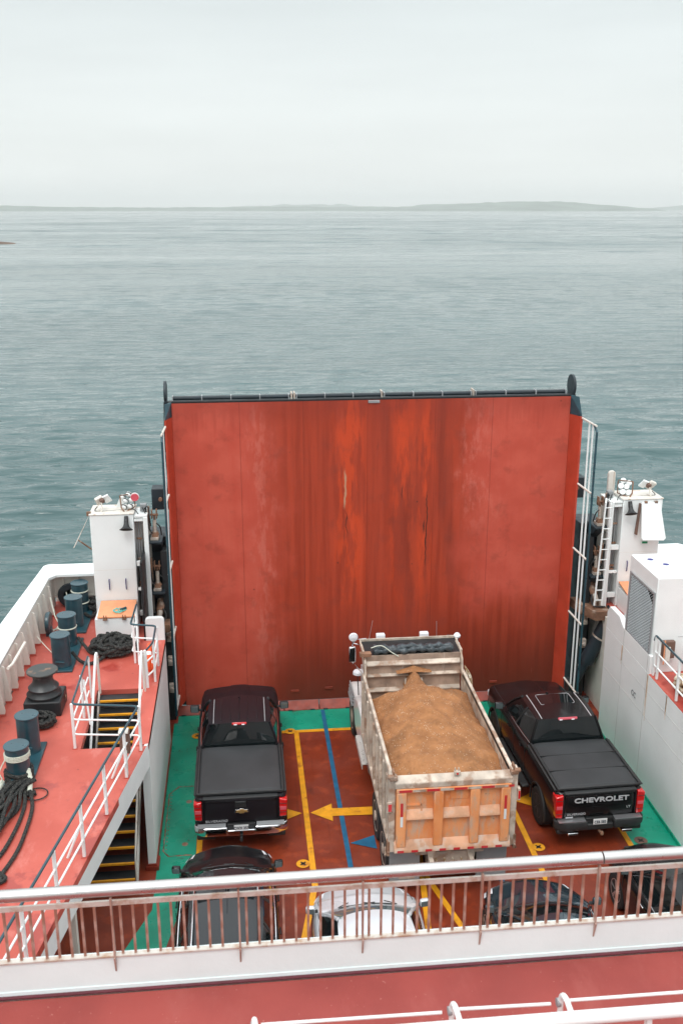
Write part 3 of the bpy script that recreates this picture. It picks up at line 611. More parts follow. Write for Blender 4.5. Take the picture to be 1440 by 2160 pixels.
# ------------------------------------------------------------------ towers
for s_ in (0, 1):
    X = (lambda x: x) if not s_ else (lambda x: 7.18 - x)
    side = 'left' if not s_ else 'right'; z1 = 6.02
    tw = thing('casing_tower', (X(-3.35), 24.8, 3), 'tall white steel tower %s' % ('left of the ramp, behind the locker with teal cord' if not s_ else 'with a ladder at the right of the ramp'), 'tower')
    y0, y1 = 24.42, 25.25
    MB().bx(X(-3.88), X(-2.80), y0, y1, 3.0, z1).build('casing', 'white_clean', tw, bev=.02)
    for zz_ in (4.55, 3.72): MB().bx(X(-3.86), X(-2.82), y0 - .003, y0 - .0005, zz_, zz_ + .006).build('weld_seam', 'cream', tw)
    MB().bx(X(-3.90), X(-2.78), y0 - .02, y1 + .02, z1 + .001, z1 + .025).build('top_edge', 'white_dirty', tw, bev=.008)
    MB().bx(X(-2.80), X(-2.46), y1 - .06, y1, 3.0, z1 - .05).build('back_plate', 'white_dirty', tw)
    MB().bx(X(-2.565), X(-2.455), y0 + .02, y0 + .14, 2.9, z1 - .1).build('post', 'white_clean', tw, bev=.01)
    MB().bx(X(-2.79), X(-2.46), y0 + .03, y1 - .07, z1 - .10, z1 - .05).build('top_plate', 'white_clean', tw)
    for z in (4.62, 3.25): MB().bx(X(-2.79), X(-2.57), y0 + .03, y0 + .12, z, z + .13).build('cross_bar', 'white_clean', tw, bev=.005)
    for z in (5.82, 3.95): MB().bx(X(-2.79), X(-2.57), y0 + .03, y0 + .10, z, z + .07).build('cross_bar', 'white_clean', tw, bev=.005)
    q = MB()
    for k, xx in enumerate((-2.75, -2.70, -2.64)): q.tube(smoothpath([(X(xx), y0 + .25, 3.0), (X(xx + .01), y0 + .3, 4.2), (X(xx - .012), y0 + .25, 5.0), (X(xx), y0 + .3, z1 - .12)], 5), .014 + .006 * (k == 1), 7)
    q.build('pipe', 'grey', tw)
    for z in (3.3, 4.0, 4.75, 4.1, 5.3): MB().ob((X(-2.70), y0 + .24, z), (.13, .05, .05), (0, random.uniform(-.5, .5), 0)).build('pipe_clamp', 'rusty', tw, bev=.005)
    for xx in ((-3.50, -3.08) if not s_ else (-3.03,)):
        MB().tube([(X(xx), y0 - .02, 4.02), (X(xx), y0 - .05, 4.05), (X(xx), y0 - .05, 4.28), (X(xx), y0 - .02, 4.31)], .014, 7).build('grab_handle', N('blue_violet_handle', .5).col((.03, .02, .13)).m, tw)
    # flap / visor on the outboard side
    if not s_:
        v = thing('awning_flap', (-4.1, 24.7, 5.6), 'white rust edged flap propped open on the outer side of the left tower', 'flap')
        MB().prism([(-3.90, 6.0), (-3.88, 6.03), (-4.32, 5.16), (-4.36, 5.14)], 'y', 24.5, 25.1).build('panel', 'white_dirty', v)
        MB().tube([(-4.22, 24.55, 5.34), (-3.9, 24.55, 5.08)], .02, 6).build('prop', 'rusty', v)
        q = MB(); q.bx(-3.96, -3.86, 24.50, 24.6, 5.98, 6.08); q.build('hinge', 'rusty', v)
    else:
        v = thing('vent_hood', (10.8, 24.2, 5.4), 'white tilted hood with two rust runs over a vent on the right tower', 'vent hood')
        a = R(14)
        mb = MB().prism([(10.42, 5.05), (10.46, 4.99), (11.03, 4.97), (11.09, 5.03), (10.98, 5.90), (10.94, 5.94), (10.50, 5.96), (10.46, 5.92)], 'y', -.02, .02)
        vs = [(x_, 24.40 - (5.97 - z_) * .32 + y_, z_) for x_, y_, z_ in mb.v]; m2 = MB(); m2.ad(vs, mb.f); m2.build('panel', 'white_clean', v, bev=.01)
        for xx in (10.58, 10.86):
            MB().bx(xx - .04, xx + .04, 24.35, 24.41, 5.93, 5.98).build('hinge', 'rusty', v, bev=.005)
            q = MB()
            for j in range(5):
                dx = random.uniform(-.03, .03); L = random.uniform(.12, .42); q.tube([(xx + dx, 24.385 - .0, 5.93), (xx + dx, 24.375 - L * .32, 5.93 - L)], [.009, .002], 4)
            q.build('rust_run', 'orange', v)
        MB().prism([(10.40, 5.93), (10.44, 5.93), (10.40, 5.05), (10.34, 5.08)], 'y', 24.33, 24.40).build('side_grille', 'brown_box', v)
        MB().bx(10.58, 10.72, 24.37, 24.40, 4.80, 4.85).build('tag', 'green_tag', v)
        # ladder
        ld = thing('ladder', (9.55, 24.3, 3.2), 'white steel ladder leaning up the inner side of the right tower', 'ladder')
        for xo in (-.105, .105): MB().tube([(9.45 + xo, 24.28, 3.1), (9.55 + xo, 24.28, 6.0), (9.6 + xo, 24.4, 6.08)], .026, 8).build('stile', 'white_clean', ld)
        for i in range(10): z = 3.25 + i * .29; x_ = 9.45 + (z - 3.1) / 2.9 * .1; MB().tube([(x_ - .1, 24.28, z), (x_ + .1, 24.28, z)], .014, 6).build('rung', 'white_clean', ld)
    # loudspeaker horn
    hn = thing('loudspeaker', (X(-2.97), 24.3, 5.75), 'dark horn loudspeaker tilted down on the %s tower' % side, 'loudspeaker')
    q = MB(); prof = [(.05, 0), (.055, .12), (.06, .2), (.085, .27), (.14, .33), (.17, .345), (.16, .34), (.10, .29), (.03, .24)]
    m_ = Matrix.Translation((X(-2.97), 24.40, 5.98)) @ Matrix.Rotation(R(152), 4, 'X') ; t_ = MB().lathe(prof, (0, 0, 0)); q.ad([m_ @ Vector(v) for v in t_.v], t_.f); q.build('horn', 'plastic', hn)
    MB().tube([(X(-2.97), 24.42, 5.90), (X(-2.97), 24.30, 5.90)], .02, 6).build('bracket', 'grey', hn)
    # cluster floodlight and small floodlight
    fl_ = thing('floodlight', (X(-2.98), 24.75, z1), 'cluster of round white floodlights on the %s tower, %s' % (side, 'with a red alarm horn' if not s_ else 'behind a tan shield'), 'floodlight')
    q = MB(); 
    q.tube([(X(-3.02), 24.6, z1), (X(-3.1), 24.62, z1 + .12), (X(-3.13), 24.7, z1 + .42)], .018, 6); q.tube([(X(-3.02), 24.6, z1), (X(-2.78), 24.85, z1 + .08), (X(-2.8), 24.9, z1 + .4)], .018, 6); q.tube([(X(-3.13), 24.7, z1 + .42), (X(-2.8), 24.9, z1 + .42)], .014, 6)
    q.build('mount', 'rusty', fl_)
    k = 0
    for (dx, dz) in ((-.09, .10), (.06, .12), (-.05, .25), (.10, .27), (-.12, .34), (.03, .40)):
        m_ = Matrix.Translation((X(-2.96 + dx), 24.74 + dz * .35, z1 + dz)) @ Matrix.Rotation(R(62 if s_ else -58), 4, 'X') @ Matrix.Rotation(R(20 - 40 * s_), 4, 'Y')
        t_ = MB().lathe([(.0, -.07), (.05, -.06), (.078, .0), (.078, .025), (.06, .03), (0, .03)], (0, 0, 0), n=16); MB().ad([m_ @ Vector(v) for v in t_.v], t_.f).build('lamp', 'white_clean', fl_)
        t_ = MB().lathe([(.083, -.012), (.083, .012), (.075, .012), (.075, -.012)], (0, 0, 0), n=16); MB().ad([m_ @ Vector(v) for v in t_.v], t_.f).build('lamp_rim', 'plastic', fl_)
    if not s_:
        hrn = MB().lathe([(.10, 24.50), (.085, 24.49), (.03, 24.56), (.03, 24.62), (.07, 24.66)], (-2.74, 0, z1 + .42), 'y', 20); hrn.build('alarm_horn', 'lens_pink', fl_)
        MB().lathe([(.11, 24.52), (.11, 24.56), (.06, 24.68), (0, 24.7)], (-2.74, 0, z1 + .42), 'y', 20).build('horn_rim', 'white_clean', fl_)
        MB().prism([(-3.3, z1), (-3.1, z1), (-3.04, z1 + .36), (-3.14, z1 + .36)], 'y', 25.0, 25.04).build('shield', 'white_clean', fl_)
    else:
        t_ = MB().prism(rtop(9.78, 9.98, z1 - .05, z1 + .62, .09), 'y', 25.1, 25.2); t_.build('shield', 'white_dirty', fl_, bev=.02)
    sf = thing('floodlight', (X(-3.6), 24.75, z1), 'small square floodlight on the outer corner of the %s tower top' % side, 'floodlight')
    q = MB(); q.tube([(X(-3.62), 24.6, z1), (X(-3.58), 24.62, z1 + .13), (X(-3.60), 24.7, z1 + .28)], .02, 6); q.tube([(X(-3.72), 24.75, z1), (X(-3.58), 24.62, z1 + .1)], .014, 6); q.build('mount', 'white_dirty', sf)
    MB().ob((X(-3.66), 24.78, z1 + .29), (.2, .09, .26), (R(35), R(-24 + 48 * s_), R(20))).build('housing', 'white_dirty', sf, bev=.02)
    MB().ob((X(-3.47), 24.80, z1 + .32), (.17, .05, .26), (R(35), R(-24 + 48 * s_), R(0))).build('reflector_plate', 'white_clean', sf, bev=.01)
    MB().ob((X(-3.58), 24.72, z1 + .30), (.11, .12, .12), (R(35), R(-24 + 48 * s_), 0)).build('lamp', 'brown_box', sf, bev=.02)
    cb = MB().tube(smoothpath([(X(-3.72), 24.8, z1 + .12), (X(-3.76), 24.7, z1 + .03), (X(-3.4), 24.72, z1 + .02), (X(-3.05), 24.8, z1 + .02), (X(-2.8), 24.7, z1 + .05), (X(-2.66), 24.55, z1 - .08)]), .012, 6)
    tag(cb.build('cable', 'plastic', origin=(X(-3.2), 24.75, z1)), 'black cable lying across the top of the %s tower' % side, 'cable')
    jb = thing('junction_box', (X(-2.6), 24.9, z1 - .1), 'small grey junction box with hoses at the inner top corner of the %s tower' % side, 'junction box')
    MB().bx(X(-2.66), X(-2.5), 24.8, 24.95, z1 - .04, z1 + .14).build('box', 'grey', jb, bev=.01)
    q = MB(); q.tube(smoothpath([(X(-2.55), 24.8, z1 + .02), (X(-2.45), 24.7, z1 + .1), (X(-2.42), 24.65, z1 - .15), (X(-2.4), 24.7, z1 - .4)]), .018, 6); q.tube(smoothpath([(X(-2.6), 24.75, z1 + .08), (X(-2.5), 24.6, z1 - .1), (X(-2.6), 24.6, z1 - .3)]), .014, 6); q.build('hose', 'plastic', jb)
    # hydraulic locking cylinders
    for i, (zl, rust) in enumerate(((5.28, 0), (3.88, 0))):
        hy = thing('hydraulic_lock', (X(-2.3), 24.85, zl), 'rusty hydraulic locking cylinder on a black bracket, the %s one, %s of the ramp' % (('upper', 'lower')[i], side), 'hydraulic cylinder')
        MB().prism([(24.55, zl - .1), (25.29, zl - .1), (25.29, zl - .55), (25.1, zl - .5)], 'x', X(-2.40), X(-2.16)).build('bracket_web', 'navy_dark', hy)
        MB().bx(X(-2.50), X(-2.12), 24.52, 25.29, zl - .1, zl - .04).build('bracket', 'navy_dark', hy, bev=.015)
        MB().bx(X(-2.42), X(-2.22), 24.62, 24.95, zl - .04, zl + .03).build('base_plate', 'pale_metal', hy, bev=.005)
        c0 = X(-2.31)
        MB().tube([(c0, 24.75, zl + .08), (c0 - .0, 24.80, zl + .46)], .05, 12).build('cylinder', 'pale_metal', hy)
        MB().tube([(c0, 24.80, zl + .46), (c0, 24.83, zl + .62)], .028, 10).build('rod', 'rusty', hy)
        q = MB()
        for e_ in (-.06, .06): q.bx(c0 + e_ - .014, c0 + e_ + .014, 24.74, 24.88, zl + .50, zl + .74)
        q.lathe([(.03, c0 - .1), (.03, c0 + .1)], (0, 24.8, zl + .60), 'x', 10); q.build('clevis', 'rusty', hy, bev=.005)
        MB().bx(c0 - .075, c0 + .075, 24.68, 24.84, zl + .03, zl + .15).lathe([(.03, c0 - .1), (.03, c0 + .1)], (0, 24.75, zl + .10), 'x', 10).build('base_clevis', 'rusty', hy, bev=.005)
        MB().bx(X(-2.47), X(-2.42), 24.72, 24.78, zl + .25, zl + .85).build('indicator_bar', 'rusty', hy, bev=.005)
        q = MB(); q.tube(smoothpath([(X(-2.36), 24.7, zl + .12), (X(-2.43), 24.65, zl + .25), (X(-2.47), 24.7, zl + .5), (X(-2.52), 24.8, zl + .8)]), .02, 7); q.tube(smoothpath([(X(-2.26), 24.7, zl + .4), (X(-2.17), 24.7, zl + .3), (X(-2.15), 24.8, zl + .05)]), .018, 7); q.build('hose', 'plastic', hy)
    hy = thing('hydraulic_motor', (X(-2.25), 24.6, 3), 'tilted rusty hydraulic unit on a rusty ledge to the %s of the ramp' % side, 'hydraulic cylinder')
    if not s_: MB().prism([(-2.44, 24.35), (-2.03, 24.35), (-2.06, 25.25), (-2.44, 25.25)], 'z', 2.78, 3.0).build('ledge', 'rusty', hy, bev=.01)
    else: MB().prism([(8.98, 25.25), (9.10, 24.6), (9.35, 24.1), (9.92, 24.15), (9.9, 25.25)], 'z', 2.72, 2.98).build('ledge', 'rusty', hy, bev=.01)
    sx_ = 1 if s_ else -1
    MB().tube([(X(-2.25), 24.95, 3.55), (X(-2.28), 24.62, 3.28)], .10, 14).build('barrel', 'rusty', hy); MB().tube([(X(-2.28), 24.62, 3.28), (X(-2.30), 24.45, 3.14)], [.08, .06], 12).build('rod', 'pale_metal', hy)
    for e_ in (-.07, .07): MB().bx(X(-2.31) + e_ - .02, X(-2.31) + e_ + .02, 24.36, 24.46, 3.0, 3.2).build('clevis', 'pale_metal', hy, bev=.005)
    MB().tube(smoothpath([(X(-2.2), 24.6, 3.3), (X(-2.14), 24.45, 3.2), (X(-2.2), 24.35, 3.05), (X(-2.5), 24.35, 3.02)] if s_ else [(-2.2, 24.6, 3.36), (-2.12, 24.5, 3.2), (-2.22, 24.4, 3.05), (-2.4, 24.4, 3.03)]), .022, 7).build('hose', 'plastic', hy)
# big ramp cylinder right
bc = thing('hydraulic_ram', (9.3, 24.4, 0), 'thick navy hydraulic ram slanting from the right wall down to the ramp foot', 'hydraulic cylinder')
MB().tube([(9.95, 24.35, 2.95), (9.30, 24.45, 1.35)], .20, 20).build('barrel', 'navy_dark', bc); MB().tube([(9.30, 24.45, 1.35), (8.98, 24.55, .55)], .13, 16).build('rod', 'navy_dark', bc)
MB().tube([(9.62, 24.4, 2.13), (9.60, 24.405, 2.09)], .212, 20).build('clamp_ring', 'pale_metal', bc); MB().bx(8.85, 9.1, 24.4, 24.75, .0, .75).build('foot_lug', 'black', bc, bev=.02)

# ------------------------------------------------------------------ lockers
for s_ in (0, 1):
    X = (lambda x: x) if not s_ else (lambda x: 7.18 - x)
    lk = thing('locker', (X(-3.33), 24, 3), 'white deck locker with an orange lid against the %s tower' % ('left' if not s_ else 'right'), 'locker')
    MB().bx(X(-3.81), X(-2.84), 23.57, 24.38, 3.0, 3.56).build('locker_body', 'white_clean', lk, bev=.01)
    MB().ad([(X(-3.74), 23.55, 3.585), (X(-2.82), 23.55, 3.585), (X(-2.84), 24.38, 3.70), (X(-3.74), 24.38, 3.70), (X(-3.74), 23.55, 3.615), (X(-2.82), 23.55, 3.615), (X(-2.84), 24.38, 3.73), (X(-3.74), 24.38, 3.73)],
            [(0, 3, 2, 1), (4, 5, 6, 7), (0, 1, 5, 4), (1, 2, 6, 5), (2, 3, 7, 6), (3, 0, 4, 7)]).build('lid', 'orange', lk)
    for xx in (-3.55, -3.08):
        q = MB().bx(X(xx) - .05, X(xx) + .05, 23.5, 23.6, 3.54, 3.57); q.tube([(X(xx) - .03, 23.53, 3.57), (X(xx) - .03, 23.53, 3.67)], .012, 6); q.tube([(X(xx) + .03, 23.53, 3.57), (X(xx) + .03, 23.53, 3.67)], .012, 6); q.build('latch', 'rusty', lk)
def coil(c, R0, turns, r, jit, dz, n=26, seed=1, sq=1.):
    rg = random.Random(seed); pts = []
    T = int(turns * n)
    for i in range(T):
        a = 2 * math.pi * i / n; lay = i / T
        rad = R0 * (.62 + .38 * math.sin(i * .173 + seed) ) + rg.uniform(-1, 1) * jit
        pts.append((c[0] + rad * math.cos(a) * sq + .10 * R0 * math.sin(i * .05), c[1] + rad * math.sin(a) + .1 * R0 * math.cos(i * .07), c[2] + r + dz * lay * (1.15 - rad / R0 * .6) + abs(rg.gauss(0, 1)) * r * .5))
    return smoothpath(pts, 3)
q = MB().tube(coil((-3.22, 23.85, 3.645), .17, 3, .011, .015, .03, seed=2), .011, 6)
tag(q.build('cord_coil', 'rope_teal', origin=(-3.22, 23.85, 3.65)), 'small coil of teal cord on the orange locker lid', 'cord')
MB().tube([(-3.33, 23.83, 3.68), (-3.27, 23.87, 3.69)], .035, 8).build('float', 'blue', None) if False else None
tag(MB().tube([(-3.20, 23.84, 3.69), (-3.06, 23.93, 3.70)], .03, 8).build('flashlight', 'navy', origin=(-3.1, 23.9, 3.68)), 'small dark handheld tool lying in the teal cord on the orange lid', 'tool')

# ------------------------------------------------------------------ bollards, capstan
BH = .84
def bollard(x, y, lab, ring=0):
    t_ = thing('bollard', (x, y, 3), lab, 'bollard', 'navy mooring bollards along the left bulwark')
    MB().lathe([(.215, 3.02), (.215, 3.0 + BH - .03)], (x, y, 0), n=36).build('post', 'navy', t_)
    MB().lathe([(.228, 3 + BH - .03), (.235, 3 + BH - .02), (.235, 3 + BH), (.225, 3 + BH + .008), (0, 3 + BH + .012)], (x, y, 0), n=36).build('cap', 'navy', t_)
    for dz in ((.52,) if ring == 1 else ((.30, .62) if ring == 2 else ())):
        MB().tube(arc((x, y, 3 + dz), .222, 0, 350, 30), .018, 6).build('band', 'rope_pale', t_)
    MB().tube([(x + .10, y - .235, 3.22), (x - .10, y - .235, 3.24)], .022, 8).build('horn_bar', 'navy', t_); return t_
B = [(-4.45, 25.49, 'navy bollard farthest aft, with two pale bands, in the corner of the bulwark', 2), (-4.45, 24.45, 'plain navy bollard second from the aft corner', 0),
     (-4.44, 23.28, 'navy bollard with one pale ring, third from the aft corner', 1), (-4.40, 22.07, 'plain navy bollard fourth from the aft corner, nearest the heap of black rope', 0),
     (-4.40, 18.18, 'navy bollard behind the rope wrapped one, near the capstan', 0), (-4.36, 17.01, 'navy bollard wrapped with white cord and black mooring rope, nearest the viewer', 3)]
for b_ in B: bollard(*b_)
for y0, y1, nm in ((21.75, 23.65, 'between the third and fourth bollards'), (24.0, 25.8, 'under the two aftmost bollards'), (16.7, 18.5, 'under the two nearest bollards')):
    tag(MB().bx(-4.66, -4.12, y0, y1, 3.0, 3.05).build('base_plate', 'navy', origin=(-4.4, (y0 + y1) / 2, 3), bev=.01), 'flat navy base plate ' + nm, 'base plate')
cp = thing('capstan', (-4.42, 20.0, 3), 'black capstan drum with a worn rim on a box base beside the bulwark', 'capstan')
MB().bx(-4.80, -4.02, 19.62, 20.42, 3.0, 3.34).build('base', 'black', cp, bev=.03)
MB().lathe([(.36, 3.345), (.37, 3.40), (.33, 3.44), (.30, 3.50), (.30, 3.52)], (-4.42, 20.0, 0), n=40).build('foot_ring', 'black', cp)
MB().lathe([(.315, 3.52), (.325, 3.55), (.27, 3.60), (.225, 3.66), (.21, 3.74), (.22, 3.82), (.27, 3.87), (.315, 3.89)], (-4.42, 20.0, 0), n=40).build('drum', paint('scuffed_black_drum', (.03, .032, .034), .4, .4, (.3, .29, .27), .55, 4, streak=False), cp)
MB().lathe([(.318, 3.892), (.33, 3.90), (.33, 3.925), (.318, 3.935), (0, 3.94)], (-4.42, 20.0, 0), n=40).build('top_flange', paint('worn_capstan_rim', (.045, .047, .045), .5, .3, (.30, .16, .09), .55, 5, streak=False), cp)
MB().lathe([(.05, -4.0), (.05, -3.98)], (0, 20.1, 3.22), 'x', 12).build('plug', 'rusty', cp)
# fairlead discs and white lines
fd = thing('fairlead_roller', (-5.0, 24.0, 3), 'navy disc shaped fairlead standing against the bulwark stiffeners', 'fairlead')
MB().lathe([(0, -5.08), (.27, -5.08), (.28, -5.02), (.27, -4.98), (0, -4.98)], (0, 24.0, 3.34), 'x', 26).build('disc', 'navy', fd); MB().bx(-5.1, -4.96, 23.9, 24.1, 3.0, 3.2).build('foot', 'navy', fd)
fd = thing('fairlead_roller', (-4.7, 25.85, 3), 'dark oval fairlead behind the aftmost bollard', 'fairlead')
t_ = MB().lathe([(.34, 25.80), (.36, 25.84), (.34, 25.88), (.2, 25.88), (.2, 25.80)], (-4.75, 0, 3.34), 'y', 30); t_.build('ring', 'navy_dark', fd)
tag(MB().tube(smoothpath([(-5.08, 24.7, 3.75), (-4.9, 24.2, 3.45), (-4.70, 23.6, 3.42), (-4.9, 23.9, 3.03), (-4.78, 24.3, 3.02), (-5.05, 24.2, 3.02), (-4.8, 23.6, 3.02), (-5.0, 23.9, 3.05), (-4.72, 25.2, 3.05), (-4.85, 25.7, 3.5)]), .013, 6).build('heaving_line', 'rope_pale', origin=(-4.9, 24, 3)), 'thin white heaving line looped on deck beside the ringed bollards', 'line')
tag(MB().tube(smoothpath([(-5.1, 22.9, 3.45), (-4.9, 22.7, 3.3), (-4.6, 22.3, 3.2)]), .01, 6).build('heaving_line', 'rope_pale', origin=(-4.9, 22.7, 3)), 'short taut white line from the bulwark to the fourth bollard', 'line')
tag(MB().tube([(-5.12, 21.7, 3.83), (-5.18, 20.6, 3.80), (-5.2, 20.3, 3.86)], .035, 8).build('cylinder_light', 'cream', origin=(-5.15, 21.2, 3.8)), 'thin pale tube light fixed along the inside of the bulwark', 'light')
# ropes
q = MB().tube(coil((-3.28, 22.83, 3.0), .46, 19, .06, .06, .34, seed=4, sq=1.12), .042, 8)
q.tube(smoothpath([(-4.2, 23.3, 3.2), (-4.0, 23.0, 3.10), (-3.8, 22.7, 3.05), (-3.5, 22.75, 3.08), (-3.2, 22.9, 3.2)]), .04, 8); q.tube(smoothpath([(-4.2, 22.35, 3.25), (-4.0, 22.2, 3.08), (-3.75, 22.1, 3.05), (-3.5, 22.3, 3.08), (-3.3, 22.6, 3.2)]), .04, 8)
tag(q.build('mooring_rope', 'rope', origin=(-3.3, 22.8, 3)), 'big heap of black mooring rope on deck in front of the orange lidded locker', 'rope')
q = MB().tube(coil((-4.42, 19.25, 3.0), .30, 12, .035, .03, .26, seed=9), .033, 8)
tag(q.build('mooring_rope', 'rope', origin=(-4.42, 19.2, 3)), 'coil of black mooring rope on deck in front of the capstan', 'rope')
q = MB().tube(coil((-4.05, 25.6, 3.0), .24, 8, .04, .05, .35, seed=12), .045, 8)
q.tube(smoothpath([(-4.3, 25.1, 3.1), (-4.1, 24.9, 3.08), (-4.0, 25.2, 3.1)]), .045, 8)
tag(q.build('mooring_rope', 'rope', origin=(-4.1, 25.5, 3)), 'black rope bundle tucked between the aftmost bollard and the tower', 'rope')
q = MB(); rg = random.Random(3)
for k in range(4): q.tube(smoothpath([(-4.36 + .24 * math.cos(a + k), 17.01 + .24 * math.sin(a + k), 3.10 + .07 * k + .02 * math.sin(a * 2)) for a in [i * .5 for i in range(13)]]), .035, 8)
for k in range(9):
    y_ = 16.9 - k * .02; x0 = -4.5 + k * .05
    L = [(x0 + .1, y_, 3.25), (x0 - .12, 16.55, 3.12 + .03 * (k % 3)), (x0 + rg.uniform(-.25, .1), 16.0, 3.05 + .05 * (k % 4)), (-4.75 + rg.uniform(-.2, .25) + .03 * k, 15.3, 3.05 + .04 * (k % 3)), (-4.7 + rg.uniform(-.2, .3), 14.6, 3.05)]
    if k > 5: L += [(-4.5 + .06 * k, 14.1, 3.04), (-4.9, 13.8, 3.04)]
    q.tube(smoothpath(L), .033, 8)
q.tube(smoothpath([(-4.2, 16.9, 3.1), (-3.98, 16.2, 3.05), (-3.95, 15.4, 3.04), (-4.0, 14.7, 3.04), (-4.2, 14.0, 3.04), (-4.5, 13.6, 3.04)]), .035, 8)
q.tube(smoothpath([(-4.25, 16.8, 3.15), (-4.12, 16.2, 3.05), (-4.15, 15.3, 3.04), (-4.3, 14.6, 3.04), (-4.7, 14.2, 3.04)]), .035, 8)
q.tube(smoothpath([(-4.9, 16.3, 3.3), (-4.7, 16.0, 3.2), (-4.5, 16.2, 3.16), (-4.6, 16.45, 3.2), (-4.85, 16.2, 3.22), (-4.6, 15.8, 3.2), (-4.4, 16.1, 3.18)]), .038, 8)
tag(q.build('mooring_rope', 'rope', origin=(-4.5, 16, 3)), 'long bights of black mooring rope spilling from the nearest bollard down the deck', 'rope')
tag(MB().tube(arc((-3.98, 16.6, 3.03), .20, 0, 360, 26), .012, 6).build('wire_loop', 'rope', origin=(-3.98, 16.6, 3)), 'thin black loop of hose lying on the red deck beside the nearest bollard', 'hose')
tag(MB().tube(coil((-4.08, 16.58, 3.0), .08, 5, .025, .03, .08, seed=21), .022, 6).build('rope_scrap', 'rope', origin=(-4.08, 16.58, 3)), 'small tangle of black line inside the thin hose loop', 'rope')
q = MB()
for k in range(4): q.tube(arc((-4.36, 17.01, 3.60 + .03 * k), .226, 10 * k, 340 + 10 * k, 26), .014, 6)
q.tube(smoothpath([(-4.56, 16.9, 3.6), (-4.66, 16.8, 3.4), (-4.62, 16.75, 3.25), (-4.8, 16.6, 3.1), (-4.65, 16.9, 3.05), (-4.9, 17.0, 3.03), (-5.1, 16.7, 3.03)]), .012, 6)
tag(q.build('white_cord', 'rope_pale', origin=(-4.36, 17, 3.6)), 'white cord wound round the top of the nearest bollard', 'cord')
q = MB().tube(smoothpath([(-4.18, 16.95, 3.35), (-4.12, 16.8, 3.22), (-4.10, 16.6, 3.10)]), .05, 8).tube(smoothpath([(-4.62, 16.8, 3.22), (-4.68, 16.6, 3.12), (-4.72, 16.4, 3.08)]), .045, 8)
tag(q.build('chafe_sleeve', 'rope_pale', origin=(-4.4, 16.8, 3.1)), 'pale chafe sleeves on the rope at the nearest bollard', 'sleeve')

# ------------------------------------------------------------------ railings on the mooring deck
def railing(label, segs, group=None):
    """segs: list of (part, mat, r, pts)"""
    p0 = segs[0][3][0]; t_ = thing('railing', (p0[0], p0[1], 3), label, 'railing', group)
    for nm, mt, r_, pts in segs: MB().tube(pts, r_, 8).build(nm, mt, t_)
    return t_
def rnd(pts, r=.08, k=4):                     # rounded corners
    P = [Vector(p) for p in pts]; out = [P[0]]
    for i in range(1, len(P) - 1):
        a = (P[i - 1] - P[i]).normalized() * r; b = (P[i + 1] - P[i]).normalized() * r
        for j in range(k + 1): t = j / k; out.append(P[i] + a * (1 - t) ** 2 + b * t ** 2)
    out.append(P[-1]); return out
# around the stair opening and along the deck edge
ex = lambda y: -2.11 + (y - 18.2) * .1884 - .06            # x of the slanting deck edge
top = [(-3.51, 20.42, 4.0), (-3.52, 18.22, 4.0), (-2.2, 18.0, 4.0), (ex(17.2), 17.2, 4.0), (ex(8.5), 8.5, 4.0)]
S = [('handrail', 'navy', .024, rnd(top, .12))]
for z in (3.66, 3.33):
    S.append(('mid_rail', 'white_clean', .019, rnd([(-3.52, 20.3, z - .1), (-3.53, 18.22, z), (-2.2, 18.05, z), (ex(17.2), 17.2, z), (ex(8.5), 8.5, z)], .1)))
rl = railing('long navy and white railing round the stair opening and down the slanting deck edge', S)
for (x, y) in [(-3.53, 18.24), (-3.53, 19.5), (-2.2, 18.02)] + [(ex(y), y) for y in (17.05, 15.85, 14.65, 13.45, 12.2, 11, 9.8)]:
    MB().ob((x, y, 3.5), (.055, .05, 1.0), (0, 0, 0)).build('rail_post', 'white_clean', rl, bev=.008)
    MB().bx(x - .05, x + .05, y - .04, y + .04, 3.0, 3.012).build('post_foot', 'deck_coral', rl)
for y in (17.07, 14.67): MB().tube([(ex(y) - .28, y - .02, 3.0), (ex(y) - .02, y, 3.62)], .024, 6).build('strut', 'white_clean', rl)
MB().tube([(-3.50, 20.42, 3.98), (-3.50, 20.42, 3.0)], .022, 8).build('rail_post', 'white_clean', rl)
MB().tube([(-3.48, 19.5, 3.9), (-3.36, 19.2, 3.0)], .022, 8).build('strut', 'white_clean', rl)
# stair inner handrails (white, follow the flight)
for xs, lab in ((-3.36, 'left'), (-2.37, 'right')):
    t_ = thing('stair_handrail', (xs, 20.6, 3), 'white handrail of the deck stairs, %s side' % lab, 'handrail')
    MB().tube(rnd([(xs, 20.75, 3.0), (xs, 20.72, 3.95), (xs, 20.55, 4.0), (xs, 20.42, 3.92), (xs, 18.6, 2.2)], .1), .028, 8).build('rail', 'white_clean', t_)
    MB().tube(rnd([(xs + .03, 20.62, 3.0), (xs + .03, 20.60, 3.9)], .1), .02, 8).build('rail_post', 'cream', t_)
bb = thing('switch_box', (-2.42, 17.3, 3.6), 'small brown switch box fixed to the railing post beside the stair opening', 'box')
MB().bx(-2.50, -2.31, 17.20, 17.36, 3.42, 3.86).build('box', 'brown_box', bb, bev=.01); MB().bx(-2.51, -2.33, 17.17, 17.38, 3.862, 3.88).build('lid', 'cream', bb); MB().tube([(-2.38, 17.18, 3.5), (-2.38, 17.15, 3.0)], .02, 6).build('stem', 'white_dirty', bb)
